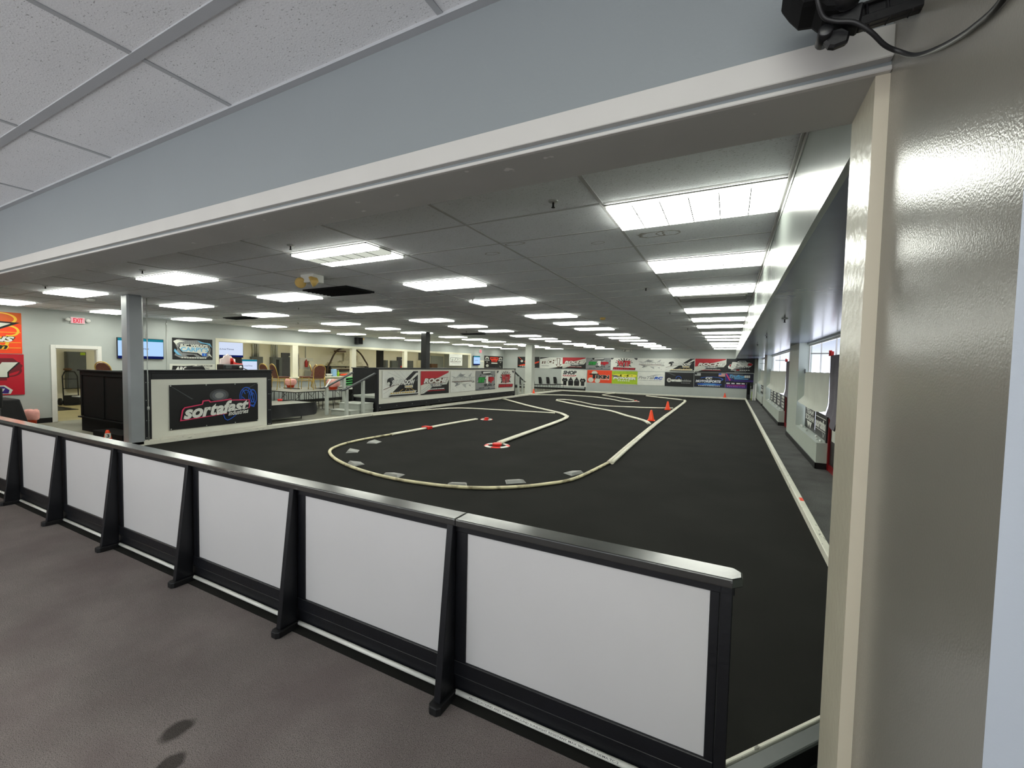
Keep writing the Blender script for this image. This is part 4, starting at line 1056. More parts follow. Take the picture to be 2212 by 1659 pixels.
# conduits dropping down the wall
for y, z0, lab in ((7.19, 0.14, 'thin grey conduit from ceiling to floor beside the black and silver banner'),):
    one('wall_conduit', MB().tube([(XL + .015, y, z0), (XL + .015, y, CEIL - .03)], .011, 8).box(XL, y - .02, 2.86, XL + .03, y + .02, 2.9), 'conduit', lab, 'conduit')
one('wall_conduit', MB().tube([(-10.485, 4.335, .1), (-10.485, 4.335, 1.4), (-10.50, 4.335, 1.62), (-10.485, 4.335, 1.75), (-10.485, 4.335, CEIL - .04)], .009, 8).lathe([(.02, 0), (.02, .07)], (-10.485, 4.335, .72), 8).lathe([(.018, 0), (.018, .05)], (-10.485, 4.335, 2.6), 8), 'conduit', 'thin grey conduit running up the back of the grey column', 'conduit')
def exit_sign(y, z, w, h, label, heads=True):
    t = thing('exit_sign', label, 'exit sign', (XL + .03, y, z), 'exit signs')
    MB().box(XL + .004, y - w / 2, z - h / 2, XL + .05, y + w / 2, z + h / 2).build('housing', 'white_plastic', t, .015, 2)
    m = MB().add([(XL + .0515, y - w * .46, z - h * .42), (XL + .0515, y + w * .46, z - h * .42), (XL + .0515, y + w * .46, z + h * .42), (XL + .0515, y - w * .46, z + h * .42)], [(0, 1, 2, 3)], 0)
    vs, fs = glyphs('EXIT', 0, .02); mx = max(p[0] for p in vs); my = max(p[1] for p in vs)
    m.add([(XL + .0525, y + (p[0] / mx - .5) * w * .66, z + (p[1] / my - .5) * h * .66) for p in vs], fs, 1)
    m.build('face', ['exit_face', 'exit_red'], t)
    if heads:
        for s in (-1, 1): MB().lathe([(.03, 0), (.048, .03), (.05, .06), (.001, .065)], (XL + .03, y + s * (w / 2 + .055), z + .01), 14, 0, Matrix.Rotation(PI / 2, 4, 'Y')).build('lamp_head', 'white_plastic', t)
exit_sign(5.09, 2.77, .30, .18, 'red EXIT sign with two lamp heads above the doorway')
exit_sign(26.5, 2.72, .34, .26, 'red EXIT sign high on the wall above the pale door', False)
t = thing('wall_speaker', 'black box loudspeaker under the ceiling above the hatch', 'speaker', (XL + .1, 15, 2.7))
MB().box(XL + .03, 14.86, 2.64, XL + .27, 15.18, 2.96).build('cabinet', 'black_plastic', t, .01)
MB().box(XL + .27, 14.88, 2.66, XL + .278, 15.16, 2.94).build('grille', 'black_matte', t)
MB().box(XL, 14.98, 2.75, XL + .03, 15.06, 2.85).build('bracket', 'steel_black', t)
one('wall_junction_box', MB().box(XL, 15.3, 2.86, XL + .05, 15.48, 2.97), 'lamp_head', 'small tan box on the wall beside the black loudspeaker', 'box', .005)
# ceiling fittings
def sprinkler(x, y, z, label):
    t = thing('ceiling_sprinkler', label, 'sprinkler', (x, y, z), 'ceiling sprinklers')
    MB().lathe([(.038, 0), (.034, -.008), (.012, -.012)], (x, y, z - .001), 14).build('escutcheon', 'conduit', t)
    MB().lathe([(.008, 0), (.008, -.035), (.014, -.036), (.014, -.04)], (x, y, z - .012), 10).build('head', 'steel_black', t)
SP = [(-1.23, 3.04, 'first row by the lintel, between the soffit light column and the next'), (-4.25, 3.04, 'above the light with the dark tube, by the lintel'), (-7.45, 3.04, 'by the lintel at the middle light column'), (-10.86, 3.02, 'by the lintel near the grey column'),
      (-1.2, 6.85, 'second row from the lintel, near the soffit lights'), (-4.4, 6.92, 'second row, touching the third light of its column'), (-8.95, 6.6, 'second row, between middle column lights'), (-1.22, 10.0, 'third row from the lintel, near the soffit lights'),
      (-12.5, 9.2, 'third row, toward the hatch wall'), (-8.9, 13.6, 'fourth row, above the black column'), (-1.2, 14.2, 'fourth row, near the soffit lights')]
for x, y, l in SP: sprinkler(x, y, CEIL, 'ceiling sprinkler, ' + l)
for i, y in enumerate((6.44, 9.43, 12.4)): sprinkler(.6, y, 2.44, 'sprinkler under the low dark aisle ceiling, %s from the lintel' % ORD[i])
t = thing('ceiling_emergency_light', 'white ceiling emergency light with two amber lamp heads', 'emergency light', (-5.41, 4.24, CEIL))
MB().box(-5.55, 4.12, CEIL - .12, -5.27, 4.3, CEIL - .002).build('housing', 'white_plastic', t, .01)
for s in (-1, 1): MB().lathe([(.03, 0), (.075, .07), (.075, .10), (.06, .105), (.001, .09)], (-5.41 + s * .17, 4.17, CEIL - .09), 16, 0, Matrix.Rotation(s * 1.0, 4, 'Y') @ Matrix.Rotation(PI * .75, 4, 'X')).build('lamp_head', 'lamp_head', t)
t = thing('wall_emergency_light', 'small two-headed emergency light high on the back wall', 'emergency light', (-6.4, YB - .05, 2.9))
MB().box(-6.5, YB - .08, 2.86, -6.22, YB - .002, 2.98).build('housing', 'white_plastic', t, .01)
for s in (-1, 1): MB().sphere((-6.36 + s * .26, YB - .1, 2.93), .07, 8).build('lamp_head', 'white_plastic', t)
def vent(x, y, label, mat='black_matte', s=.28, tw=.5):
    t = thing('ceiling_vent', label, 'vent', (x, y, CEIL), 'ceiling vents')
    MB().box(x - tw, y - s, CEIL - .012, x + tw, y + s, CEIL - .004).build('backing', mat, t)
    m = MB()
    for i in range(7):
        yy = y - s + 2 * s * (i + .5) / 7; m.beam((x - tw, yy, CEIL - .022), (x + tw, yy, CEIL - .022), .05, .006, 0, (0, .7, .7))
    m.build('slat', mat, t)
    m = MB().box(x - tw - .03, y - s - .03, CEIL - .026, x + tw + .03, y - s, CEIL - .004).box(x - tw - .03, y + s, CEIL - .026, x + tw + .03, y + s + .03, CEIL - .004).box(x - tw - .03, y - s, CEIL - .026, x - tw, y + s, CEIL - .004).box(x + tw, y - s, CEIL - .026, x + tw + .03, y + s, CEIL - .004)
    m.build('frame', mat, t)
vent(-6.13, 5.3, 'black slotted ceiling vent near the amber-headed emergency light')
vent(-9.6, 8.45, 'dark grey ceiling vent behind the second row of lights, over the steps', 'grid_dark')
vent(-12.9, 7.6, 'black ceiling vent over the booth, nearer the hatch wall', 'black_matte', .16)
vent(-.32, 8.15, 'pale ceiling vent just behind the third light of the soffit column', 'fixture')
vent(-9.3, 14.7, 'narrow black ceiling vent beyond the black column', 'black_matte', .1)
for x, y, l in ((-2.91, 10.7, 'round beige ceiling detector between light columns near the soffit'), (-12.3, 4.1, 'round pale ceiling detector near the doorway')):
    one('smoke_detector', MB().lathe([(.07, 0), (.07, -.03), (.045, -.055), (.001, -.055)], (x, y, CEIL - .001), 16), 'lamp_head' if x > -5 else 'white_plastic', l, 'detector')
# ================================================================== TABLES AND CHAIRS
def folding_table(x, y, rz, label, h=.74, L=1.83, W=.76, top='table_grey', leg='steel_black', cat='table', group=None):
    """built at the origin with its long side on Y, then turned and moved"""
    t = thing('folding_table', label, cat, (0, 0, 0), group)
    m = MB().box(-W / 2, -L / 2, h - .022, W / 2, L / 2, h, 0); m.build('table_top', top, t, .004)
    MB().box(-W / 2 - .003, -L / 2 - .003, h - .032, W / 2 + .003, L / 2 + .003, h - .006).build('edge_band', 'base_black', t)
    for s in (-1, 1):
        y0 = s * (L / 2 - .22)
        for q in (-1, 1):
            MB().tube([(q * W * .34, y0, h - .035), (q * W * .36, y0, .25), (q * W * .40, y0 , .012)], .0125, 8).build('leg', leg, t)
        MB().tube([(-W * .40, y0, .2), (W * .40, y0, .2)], .009, 6).tube([(-W * .38, y0, .014), (W * .38, y0, .014)], .009, 6).tube([(0, y0, h - .04), (0, y0, .2)], .009, 6).tube([(0, y0 - s * .35, h - .04), (0, y0, h * .5)], .008, 6).build('leg_brace', leg, t)
    t.location = (x, y, 0); t.rotation_euler = (0, 0, rz)
    return t
TG = 'grey folding tables between booth and driver stand'
XT = [-13.18, -13.96, -14.74, -15.52]
T0 = folding_table(XT[0], 10.22, 0, 'grey folding table at the end of its row closest to the pale steps', group=TG)
for x, l in zip(XT[1:], ('grey folding table, second of its row from the pale steps, carrying chairs', 'grey folding table, third of its row from the pale steps', 'grey folding table, last of its row, against the hatch wall')):
    dup(T0, (x, 10.22, 0), 0, l, TG)
dup(T0, (-15.0, 5.62, 0), 0, 'grey folding table behind the black end panel of the booth', TG)
dup(T0, (-13.3, 12.5, 0), .12, 'grey folding table behind the pale steps', TG)
dup(T0, (-14.74, 12.1, 0), 0, 'grey folding table behind the chairs, before the hatch counter', TG)

def banquet_chair(label, group):
    t = thing('banquet_chair', label, 'chair', (0, 0, 0), group)   # faces +Y, feet on z = 0
    sh = .46
    MB().prism([(-.20, -.20), (.20, -.20), (.215, .14), (.17, .215), (-.17, .215), (-.215, .14)], (0, 0, sh - .05), (1, 0, 0), (0, 1, 0), (0, 0, 1), .055).build('seat', 'brown_cloth', t, .015, 2)
    # back: rounded top, leaning away from the seat
    def bp(u, v, k=0): return Vector((u, -.205 - .13 * (v - .0) - k, sh - .01 + v * .46))
    out = [(-.19, 0)] + [(-.19 - .012 * i / 3, .2 * i) for i in range(1, 4)] + [(-.202 * math.cos(PI * i / 10), .62 + .38 * math.sin(PI * i / 10)) for i in range(0, 11)] + [(.2, .4), (.195, .2), (.19, 0)]
    ins = [(u * .88, .04 + v * .90) for u, v in out]
    n = len(ins)
    m = MB(); vs = [bp(u, v, 0.018) for u, v in ins] + [bp(u, v, -.022) for u, v in ins]
    m.add(vs, [tuple(range(n)), tuple(range(n, 2 * n))[::-1]] + [(i, n + i, n + (i + 1) % n, (i + 1) % n) for i in range(n)], 0)
    m.build('backrest', 'brown_cloth', t, .008)
    MB().tube([bp(u, v) for u, v in out], .0135, 8).build('back_frame', 'gold', t)
    MB().beam(bp(-.05, .93, -.024), bp(.05, .93, -.024), .022, .008).beam(bp(-.05, .93, .02), bp(.05, .93, .02), .022, .008).build('grip', 'gold', t)
    for s in (-1, 1):
        MB().tube([(s * .185, .19, sh - .03), (s * .20, .215, sh - .10), (s * .215, .235, 0)], .0125, 8).build('leg', 'gold', t)
        MB().tube([(s * .19, -.20, sh + .02), (s * .19, -.205, sh - .08), (s * .215, -.27, 0)], .0125, 8).build('leg', 'gold', t)
        MB().tube([(s * .20, .22, .30), (s * .20, -.215, .30)], .007, 6).build('stretcher', 'gold', t)
    MB().tube([(-.20, .22, sh - .06), (.20, .22, sh - .06), (.19, -.2, sh - .06), (-.19, -.2, sh - .06)], .011, 6, closed=True).build('seat_frame', 'gold', t)
    return t
CG = 'brown banquet chairs standing on the tables'
C0 = banquet_chair('brown gold-framed banquet chair on a table, closest to the booth and half hidden by it', CG)
C0.location = (-14.32, 9.86, .742); C0.rotation_euler = (0, 0, -.12)
for x, y, r, l in ((-15.3, 10.1, .1, 'brown gold-framed banquet chair on a table before the dark door of the hatch'),
                   (-14.1, 10.72, 2.75, 'banquet chair on a table showing its lit seat side, back toward the pale steps'),
                   (-13.46, 10.66, 1.25, 'banquet chair on the table edge with its broad brown back turned to the track'),
                   (-14.72, 11.75, -.6, 'banquet chair on a table mostly hidden behind two other brown chairs'),
                   (-14.95, 5.4, .5, 'lone banquet chair seen in the doorway above the black end panel')):
    dup(C0, (x, y, .742), r, l, CG)

def black_chair(label, group):
    t = thing('stacking_chair', label, 'chair', (0, 0, 0), group)
    MB().box(-.23, -.22, .42, .23, .24, .47).build('seat', 'cloth_black', t, .015)
    MB().prism([(-.22, .5), (.22, .5), (.21, .94), (.17, .98), (-.17, .98), (-.21, .94)], (0, -.25, 0), (1, 0, 0), (0, -.12, 1), (0, 1, 0), .04).build('backrest', 'cloth_black', t, .01)
    for s in (-1, 1):
        MB().tube([(s * .23, .22, .43), (s * .23, .24, 0)], .012, 6).build('leg', 'steel_black', t)
        MB().tube([(s * .23, -.34, .92), (s * .23, -.22, .44), (s * .23, -.26, 0)], .012, 6).build('leg', 'steel_black', t)
    return t
SGp = 'black chairs at the far end by the back wall'
B0 = black_chair('black chair beside the white column, first of the row along the back wall', SGp)
B0.location = (-11.95, 27.2, 0); B0.rotation_euler = (0, 0, -.7)
for x, y, r, l in ((-11.6, 27.75, -.7, 'black chair, second of the row beyond the white column'), (-11.2, 28.2, -.7, 'black chair, third of the row beyond the white column'), (-10.95, 28.95, -.7, 'black chair at the end of the row by the banner of shirts'),
                   (-12.75, 25.3, -.8, 'black chair behind the rails at the far end of the driver stand'), (-12.55, 26.4, -.8, 'second black chair behind the rails at the far end of the stand')):
    dup(B0, (x, y, 0), r, l, SGp)

# low table with its black cloth
lt = thing('low_table', 'low grey table under a hanging black cloth beside the booth', 'table', (-12.1, 8.25, 0))
MB().box(-12.75, 7.3, .48, -11.43, 8.93, .505).build('table_top', 'table_grey', lt, .004)
for x in (-12.55, -11.75):
    for y in (7.7, 8.75): MB().tube([(x, y, .48), (x, y, .0)], .014, 8).build('leg', 'steel_black', lt)
MB().tube([(-11.75, 7.7, .02), (-11.75, 8.75, .02)], .01, 6).build('leg_brace', 'steel_black', lt)
m = MB(); N = 26
pts = []
for i in range(N + 1):
    y = 7.5 + 1.6 * i / N
    for j in range(7):
        v = j / 6
        x = -11.405 + .03 * math.sin(y * 9) * v + .05 * v * v + (.0 if i < N - 2 else -.25 * (i - N + 2) / 2 * .6)
        z = .512 - .38 * v + (.06 * max(0, i - N + 3) / 3 * v)
        pts.append((x, y + (.05 * math.sin(v * PI) if i > N - 3 else 0), z))
fs = [(i * 7 + j, (i + 1) * 7 + j, (i + 1) * 7 + j + 1, i * 7 + j + 1) for i in range(N) for j in range(6)]
m.add(pts, fs, 0, True); m.add([(p[0] - .006, p[1], p[2]) for p in pts], [f[::-1] for f in fs], 0, True)
one('table_cloth', m, 'cloth_black', 'black cloth hanging over the front of the low grey table', 'tablecloth')
r = thing('hand_tool', 'small red and black tool lying on the low grey table', 'tool', (-12.5, 8.6, .505))
MB().tube([(-12.52, 8.5, .543), (-12.48, 8.62, .543)], .035, 10).build('tool_body', 'red_plastic', r)
MB().tube([(-12.48, 8.62, .525), (-12.42, 8.95, .525)], .018, 8).build('handle', 'black_plastic', r)
one('squeegee_bar', MB().beam((-14.85, 10.33, .755), (-14.0, 10.36, .755), .04, .022), 'black_matte', 'long black bar lying across the grey tables', 'bar', .004)

def bin_bag(x, y, z, h, label, s=1.0):
    t = thing('waste_bin', label, 'bin', (x, y, z), 'orange bins with pink bags')
    MB().lathe([(.12 * s, 0), (.17 * s, h), (.185 * s, h), (.185 * s, h + .015), (.16 * s, h + .015), (.13 * s, .03)], (x, y, z), 18).build('bin_body', 'orange_bin', t)
    rnd = random.Random(int(x * 100)); m = MB(); n = 18; vs = []
    prof = [(.178, h * .5), (.20, h * .72), (.205, h + .02), (.19, h + .10), (.15, h + .14), (.06, h + .12)]
    for r_, z_ in prof:
        for j in range(n):
            k = 1 + .16 * (rnd.random() - .5); a = 2 * PI * j / n
            vs.append((x + r_ * s * k * math.cos(a), y + r_ * s * k * math.sin(a), z + z_ + .03 * (rnd.random() - .5)))
    m.add(vs, [(i * n + j, i * n + (j + 1) % n, (i + 1) * n + (j + 1) % n, (i + 1) * n + j) for i in range(len(prof) - 1) for j in range(n)] + [tuple((len(prof) - 1) * n + j for j in range(n))], 0, True)
    m.build('bag', 'bag_pink', t)
bin_bag(-15.1, 10.78, .742, .2, 'orange bin with a pink bag on the tables between two brown chairs')
bin_bag(-12.99, 10.98, .742, .24, 'orange bin with a pink bag on the table beside the pale steps', 1.15)
bin_bag(-15.9, 4.1, 0, .26, 'orange bin with a pink bag beside the table in black cloth', .72)
r = thing('duffel_bag', 'green and black bundle under the hatch counter behind the pale steps', 'bag', (-14.6, 13.4, .5))
m = MB()
for i in range(7):
    z = .76 + .05 * i; m.tube(spline([(-14.85 + .06 * (i % 3), 13.12, z), (-14.5, 13.3 + .05 * (i % 2), z + .04), (-14.45, 13.6, z + .02), (-14.7, 13.85, z - .01)], 4), .055, 7, i % 2, .6)
m.build('bundle', ['green_fabric', 'black_matte'], r)
MB().box(-14.95, 13.1, 0, -14.3, 13.85, .72).build('crate', 'black_plastic', r, .01)

# table in black cloth beside the doorway
t = thing('cloth_table', 'table fully draped in black cloth below the crimson banner', 'table', (-15.35, 2.85, 0))
m = MB(); k = .13
m.hexa([(-15.77, 2.0, 0), (-14.83 + k, 2.0, 0), (-14.83 + k, 3.66 + k, 0), (-15.75 - .02, 3.66 + k, 0), (-15.75, 2.05, .75), (-14.86, 2.05, .75), (-14.86, 3.66, .75), (-15.75, 3.66, .75)])
m.build('table_cloth', 'cloth_black', t, .03, 2)
r = thing('label_printer', 'small black device on the table draped in black cloth', 'device', (-15.3, 3.3, .75))
MB().box(-15.45, 3.15, .752, -15.15, 3.45, .80).build('device_body', 'black_plastic', r, .015)
MB().box(-15.43, 3.2, .80, -15.3, 3.4, .87).build('device_lid', 'white_plastic', r, .02)
r = thing('padded_chair', 'black padded chair at the end of the table draped in black cloth', 'chair', (-14.35, 3.0, 0))
MB().box(-14.62, 2.72, .55, -14.16, 3.22, .62).build('seat', 'cloth_black', r, .03, 2)
MB().box(-14.2, 2.72, .62, -14.1, 3.23, 1.08).build('backrest', 'cloth_black', r, .05, 3)
for s in (2.76, 3.18):
    MB().tube([(-14.58, s, .55), (-14.6, s, 0)], .014, 8).build('leg', 'steel_black', r)
    MB().tube([(-14.15, s, .62), (-14.13, s, 0)], .014, 8).build('leg', 'steel_black', r)

# ================================================================== ON THE BOOTH DESK
DZK = 1.172
r = thing('receipt_printer', 'black box with a white label on the booth desk', 'printer', (-11.5, 6.52, DZK))
MB().box(-11.68, 6.28, DZK, -11.38, 6.78, 1.65).build('housing', 'black_plastic', r, .012)
MB().box(-11.38, 6.34, 1.55, -11.376, 6.48, 1.63).build('label_plate', 'ink_dgrey', r)
m = MB().prism([(0, 0), (.38, 0), (.37, .14), (.30, .16), (.27, .22), (.22, .23), (.19, .27), (.15, .23), (.10, .22), (.08, .16), (.01, .14)], (-11.6, 6.30, 1.652), (0, 1, 0), (0, 0, 1), (1, 0, 0), .05)
one('paper_stand', m, 'skin_paper', 'pale stepped paper stand on the black box in the booth', 'papers', .004)
r = thing('paper_tray', 'red and white curved tray on the black box in the booth', 'tray', (-11.45, 6.65, 1.655))
m = MB()
pr = spline([(0, .16), (.02, .08), (.09, .035), (.24, .02)], 5); n = len(pr)
vs = [(-11.53, 6.53 + p.x, 1.655 + p.y) for p in pr] + [(-11.40, 6.53 + p.x, 1.655 + p.y) for p in pr] + [(-11.53, 6.53 + p.x, 1.652) for p in pr] + [(-11.40, 6.53 + p.x, 1.652) for p in pr]
m.add(vs, [(i, n + i, n + i + 1, i + 1) for i in range(n - 1)] + [(n + i, 3 * n + i, 3 * n + i + 1, n + i + 1) for i in range(n - 1)] + [(2 * n + i, i, i + 1, 2 * n + i + 1) for i in range(n - 1)], 0, True)
m.build('tray_body', 'red_plastic', r)
MB().add([(v[0], v[1], v[2] + .004) for v in vs[:2 * n]], [(i, n + i, n + i + 1, i + 1) for i in range(n - 1)], 0, True).build('paper_sheet', 'skin_paper', r)
mo = tv('desk_monitor', (-11.52, 6.79, 1.446), (.1, 1, 0), .40, .35, 'small screen with a teal bar standing on the booth desk', 'tv_screen_pale', cat='monitor', depth=.03)
MB().box(-11.56, 6.92, DZK, -11.52, 7.0, 1.5).box(-11.65, 6.82, DZK, -11.42, 7.01, DZK + .02).build('stand', 'black_plastic', mo)
r = thing('microphone', 'microphone with a pale round head on a black boom before the booth screen', 'microphone', (-11.3, 6.68, DZK))
MB().sphere((-11.3, 6.66, 1.58), .035, 8).build('mic_head', 'white_plastic', r)
MB().tube([(-11.3, 6.68, 1.575), (-11.3, 6.86, 1.50), (-11.3, 6.94, 1.46), (-11.3, 6.95, DZK)], .011, 8).build('boom', 'black_plastic', r)
MB().lathe([(.06, 0), (.05, .02), (.001, .02)], (-11.3, 6.94, DZK), 14).build('base', 'black_plastic', r)
r = thing('office_chair', 'black chair whose leaning back shows above the booth top', 'chair', (-11.9, 6.0, .36))
MB().prism([(-.22, 0), (.22, 0), (.23, .34), (.17, .44), (-.17, .44), (-.23, .34)], (-12.2, 5.98, 1.15), (.15, 1, 0), (.1, .1, 1), (1, -.15, 0), .06).build('backrest', 'cloth_black', r, .02, 2)
MB().box(-12.6, 5.78, .82, -12.2, 6.2, .9).build('seat', 'cloth_black', r, .02)
MB().tube([(-12.4, 6.0, .82), (-12.4, 6.0, .4)], .03, 10).build('gas_lift', 'steel_black', r)
m = MB()
for i in range(5): m.tube([(-12.4, 6, .42), (-12.4 + .25 * math.cos(i * 1.257), 6 + .25 * math.sin(i * 1.257), .38)], .018, 6)
m.build('base', 'steel_black', r)

# ================================================================== HATCH COUNTER AND WORKSHOP
HZ = HZ1 * 0 + 1.1
def bottle(x, y, h, r_, m, label, cap=None, name='bottle', cat='bottle'):
    t = thing(name, label, cat, (x, y, HZ))
    MB().lathe([(r_, 0), (r_, h * .65), (r_ * .4, h * .8), (r_ * .4, h)], (x, y, HZ), 14).build('bottle_body', m, t)
    if cap: MB().lathe([(r_ * .45, h), (r_ * .45, h * 1.12)], (x, y, HZ), 10).build('cap', cap, t)
XC = XL + .02
one('paper_roll_box', MB().box(XC - .1, 13.6, HZ, XC + .06, 13.8, HZ + .33), 'blue_box', 'light blue upright box on the hatch counter', 'box', .012)
bottle(XC, 13.92, .26, .055, 'green_bottle', 'lime green bottle with white cap on the hatch counter', 'white_plastic')
for i, (y, mm, l) in enumerate(((14.62, 'white_plastic', 'white cup at the post end of the hatch counter'), (14.78, 'panel_grey', 'grey cup next to a white cup on the hatch counter'))):
    one('drinking_cup', MB().lathe([(.045, 0), (.06, .22), (.052, .22), (.04, .02)], (XC + .06, y, HZ), 14), mm, l, 'cup')
one('mixing_bowl', MB().lathe([(.06, 0), (.12, .05), (.14, .12), (.13, .12), (.08, .03)], (XC, 13.42, HZ), 16), 'white_plastic', 'white bowl on the hatch counter beside a black heap', 'bowl')
m = MB(); rnd = random.Random(11)
for i in range(7): m.sphere((XC - .03 + .08 * (rnd.random() - .5), 12.86 + .05 * i, HZ + .077 + .05 * rnd.random()), .075, 5)
one('charger_bag', m, 'black_matte', 'lumpy black bag on the hatch counter behind the brown chairs', 'bag')
r = thing('cordless_drill', 'orange and black power tool lying on the hatch counter', 'tool', (XC, 14.3, HZ))
MB().tube([(XC, 14.05, HZ + .07), (XC, 14.42, HZ + .07)], [.03, .055], 10).build('tool_body', 'orange', r)
MB().box(XC - .05, 14.42, HZ, XC + .05, 14.54, HZ + .11).build('battery', 'black_plastic', r, .01)
def cabinet(ya, yb, za, zb, label, pipes=(), m='panel_grey', group='electrical cabinets on the workshop wall'):
    t = thing('wall_cabinet', label, 'electrical cabinet', (-21.9, (ya + yb) / 2, za), group)
    MB().box(-21.995, ya, za, -21.8, yb, zb).build('cabinet_body', m, t, .01)
    MB().box(-21.8, ya + .04, za + .04, -21.785, yb - .04, zb - .04).build('cabinet_door', m, t)
    for y, rr in pipes: MB().tube([(-21.93, y, zb), (-21.93, y, 3.05)], rr, 8).build('pipe', 'conduit', t)
    return t
cabinet(13.42, 14.0, .7, 1.95, 'dark grey electrical cabinet with pipes, beside the screen in the hatch', ((13.57, .05), (13.68, .03), (13.78, .06)))
cabinet(14.47, 15.06, .7, 1.94, 'dark grey electrical cabinet with a black slot, beside the dark workshop door', ((14.56, .04), (14.68, .03), (14.80, .05), (14.86, .03)))
one('wall_slot_cover', MB().box(-21.785, 14.72, .95, -21.77, 14.88, 1.82), 'base_black', 'black upright plate on the electrical cabinet beside the workshop door', 'plate')
cabinet(22.92, 23.18, 1.0, 1.94, 'narrow grey cabinet behind the black workshop post')
cabinet(23.57, 24.24, 1.0, 1.93, 'wide grey cabinet beside the second dark workshop door')
c = cabinet(6.55, 7.1, .57, 1.95, 'tall grey electrical panel with a green sticker seen through the doorway')
MB().box(-21.785, 6.93, 1.83, -21.78, 7.07, 1.93).build('sticker', 'lime', c)
r = thing('extinguisher_board', 'grey board with a red extinguisher and white box on the workshop wall', 'board', (-21.95, 16.7, 1.3))
MB().box(-22, 16.28, 1.3, -21.96, 17.14, 1.95).build('board', 'panel_white', r)
MB().lathe([(.07, 0), (.075, .05), (.075, .32), (.03, .4), (.03, .44)], (-21.85, 16.6, 1.42), 14).build('extinguisher', 'red_fire', r)
MB().box(-21.96, 16.72, 1.42, -21.75, 17.1, 1.78).build('box', 'trim_cream', r, .01)
MB().tube([(-21.95, 16.63, 1.95), (-21.95, 16.63, 3.05)], .02, 8).build('pipe', 'conduit', r)
MB().box(-22, 16.05, 0, -21.96, 16.2, 2.1).build('strip', 'wood_dark', r)
one('white_fridge', MB().box(-21.9, 16.5, 0, -21.3, 17.5, 1.25), 'wall_grey', 'pale grey low cabinet under the extinguisher board', 'cabinet', .02)
# hoop rack with stacked boards
r = thing('hoop_rack', 'storage rack with a tall arched hoop in the workshop', 'rack', (-21.6, 19.3, 0))
arc = [(17.7, 0.0), (17.72, 1.3), (17.95, 1.75), (18.2, 2.2), (18.55, 2.52), (19.1, 2.66), (19.7, 2.62), (20.25, 2.35), (20.65, 1.9), (20.95, 1.4), (21.0, 0)]
MB().tube(spline([(-21.45, y, z) for y, z in arc], 4), .05, 8).build('hoop', 'hose_arch', r)
for y in (17.9, 20.8): MB().box(-21.95, y - .03, 0, -21.4, y + .03, 1.5).build('upright', 'steel_black', r)
for z in (.98, 1.28, 1.5): MB().box(-21.98, 17.85, z, -21.35, 20.9, z + .035).build('shelf', 'wood_dark' if z < 1.4 else 'lumber', r)
MB().box(-21.98, 18.35, 2.33, -21.5, 19.3, 2.36).build('shelf', 'lumber', r)
LB = [(18.0, 20.6, 1.538, .10), (18.1, 18.85, 1.64, .09), (18.9, 20.5, 1.64, .14), (19.0, 20.2, 1.782, .06), (18.1, 20.7, 1.318, .07), (18.0, 19.1, 1.39, .06), (19.2, 20.7, 1.39, .07), (18.1, 20.7, 1.018, .12)]
PN = ['long pale board at the bottom of the upper rack stack', 'short pale board, hatch-door end of the upper rack stack', 'thick pale board in the middle of the upper rack stack', 'thin pale board topping the rack stack', 'long pale board at the bottom of the middle shelf', 'pale board upon the middle shelf, toward the extinguisher', 'pale board upon the middle shelf, toward the black post', 'long pale board on the lowest rack shelf']
for (a0, a1, z, h), l in zip(LB, PN):
    one('stored_board', MB().box(-21.95, a0, z, -21.52, a1, z + h - .004), 'lumber', l, 'board', .004, 'boards stored on the hoop rack')
one('stored_board', MB().box(-21.9, 19.33, 1.85, -21.85, 19.75, 2.42), 'lumber', 'square pale panel standing upright inside the hoop', 'board', 0, 'boards stored on the hoop rack')
one('stored_board', MB().box(-21.95, 18.62, 2.363, -21.55, 19.2, 2.46), 'wood_dark', 'dark board on the little top shelf inside the hoop', 'board', 0, 'boards stored on the hoop rack')
one('stored_board', MB().box(-21.9, 19.85, 1.86, -21.84, 20.4, 2.2), 'lumber', 'smaller pale panel leaning beside the square panel in the hoop', 'board', 0, 'boards stored on the hoop rack')
# far part of the workshop
one('wall_notice_panel', MB().box(-21.995, 25.45, 1.35, -21.97, 26.12, 1.95), 'panel_grey', 'plain grey panel on the workshop wall beside the second dark door', 'panel')
one('wall_notice_panel', MB().box(-21.995, 26.75, 2.02, -21.97, 27.85, 2.6), 'panel_grey', 'dark grey sheet high on the far workshop wall', 'panel')
r = thing('tall_locker', 'cream locker at the far end of the workshop', 'locker', (-21.6, 26.9, 0))
MB().box(-21.95, 26.55, 0, -21.4, 27.25, 1.98).build('locker_body', 'cream', r, .01)
MB().box(-21.4, 26.58, .1, -21.385, 27.22, 1.92).build('locker_door', 'cream', r)
one('roller_shutter', MB().box(-21.98, 28.3, 0, -21.93, 30.0, 2.4), 'wall_grey', 'grey shutter at the far end of the workshop', 'shutter')
one('tall_crate', MB().box(-21.9, 27.4, 0, -21.2, 28.2, 1.75), 'wood_dark', 'dark crate between cream locker and grey shutter', 'crate', .01)
r = thing('exit_sign', 'small red exit sign above the second dark workshop door', 'exit sign', (-21.95, 24.8, 2.67), 'exit signs')
MB().box(-22, 24.6, 2.57, -21.95, 24.98, 2.79).build('housing', 'white_plastic', r, .02)
MB().box(-21.95, 24.64, 2.60, -21.945, 24.94, 2.76).build('face', 'exit_red', r)
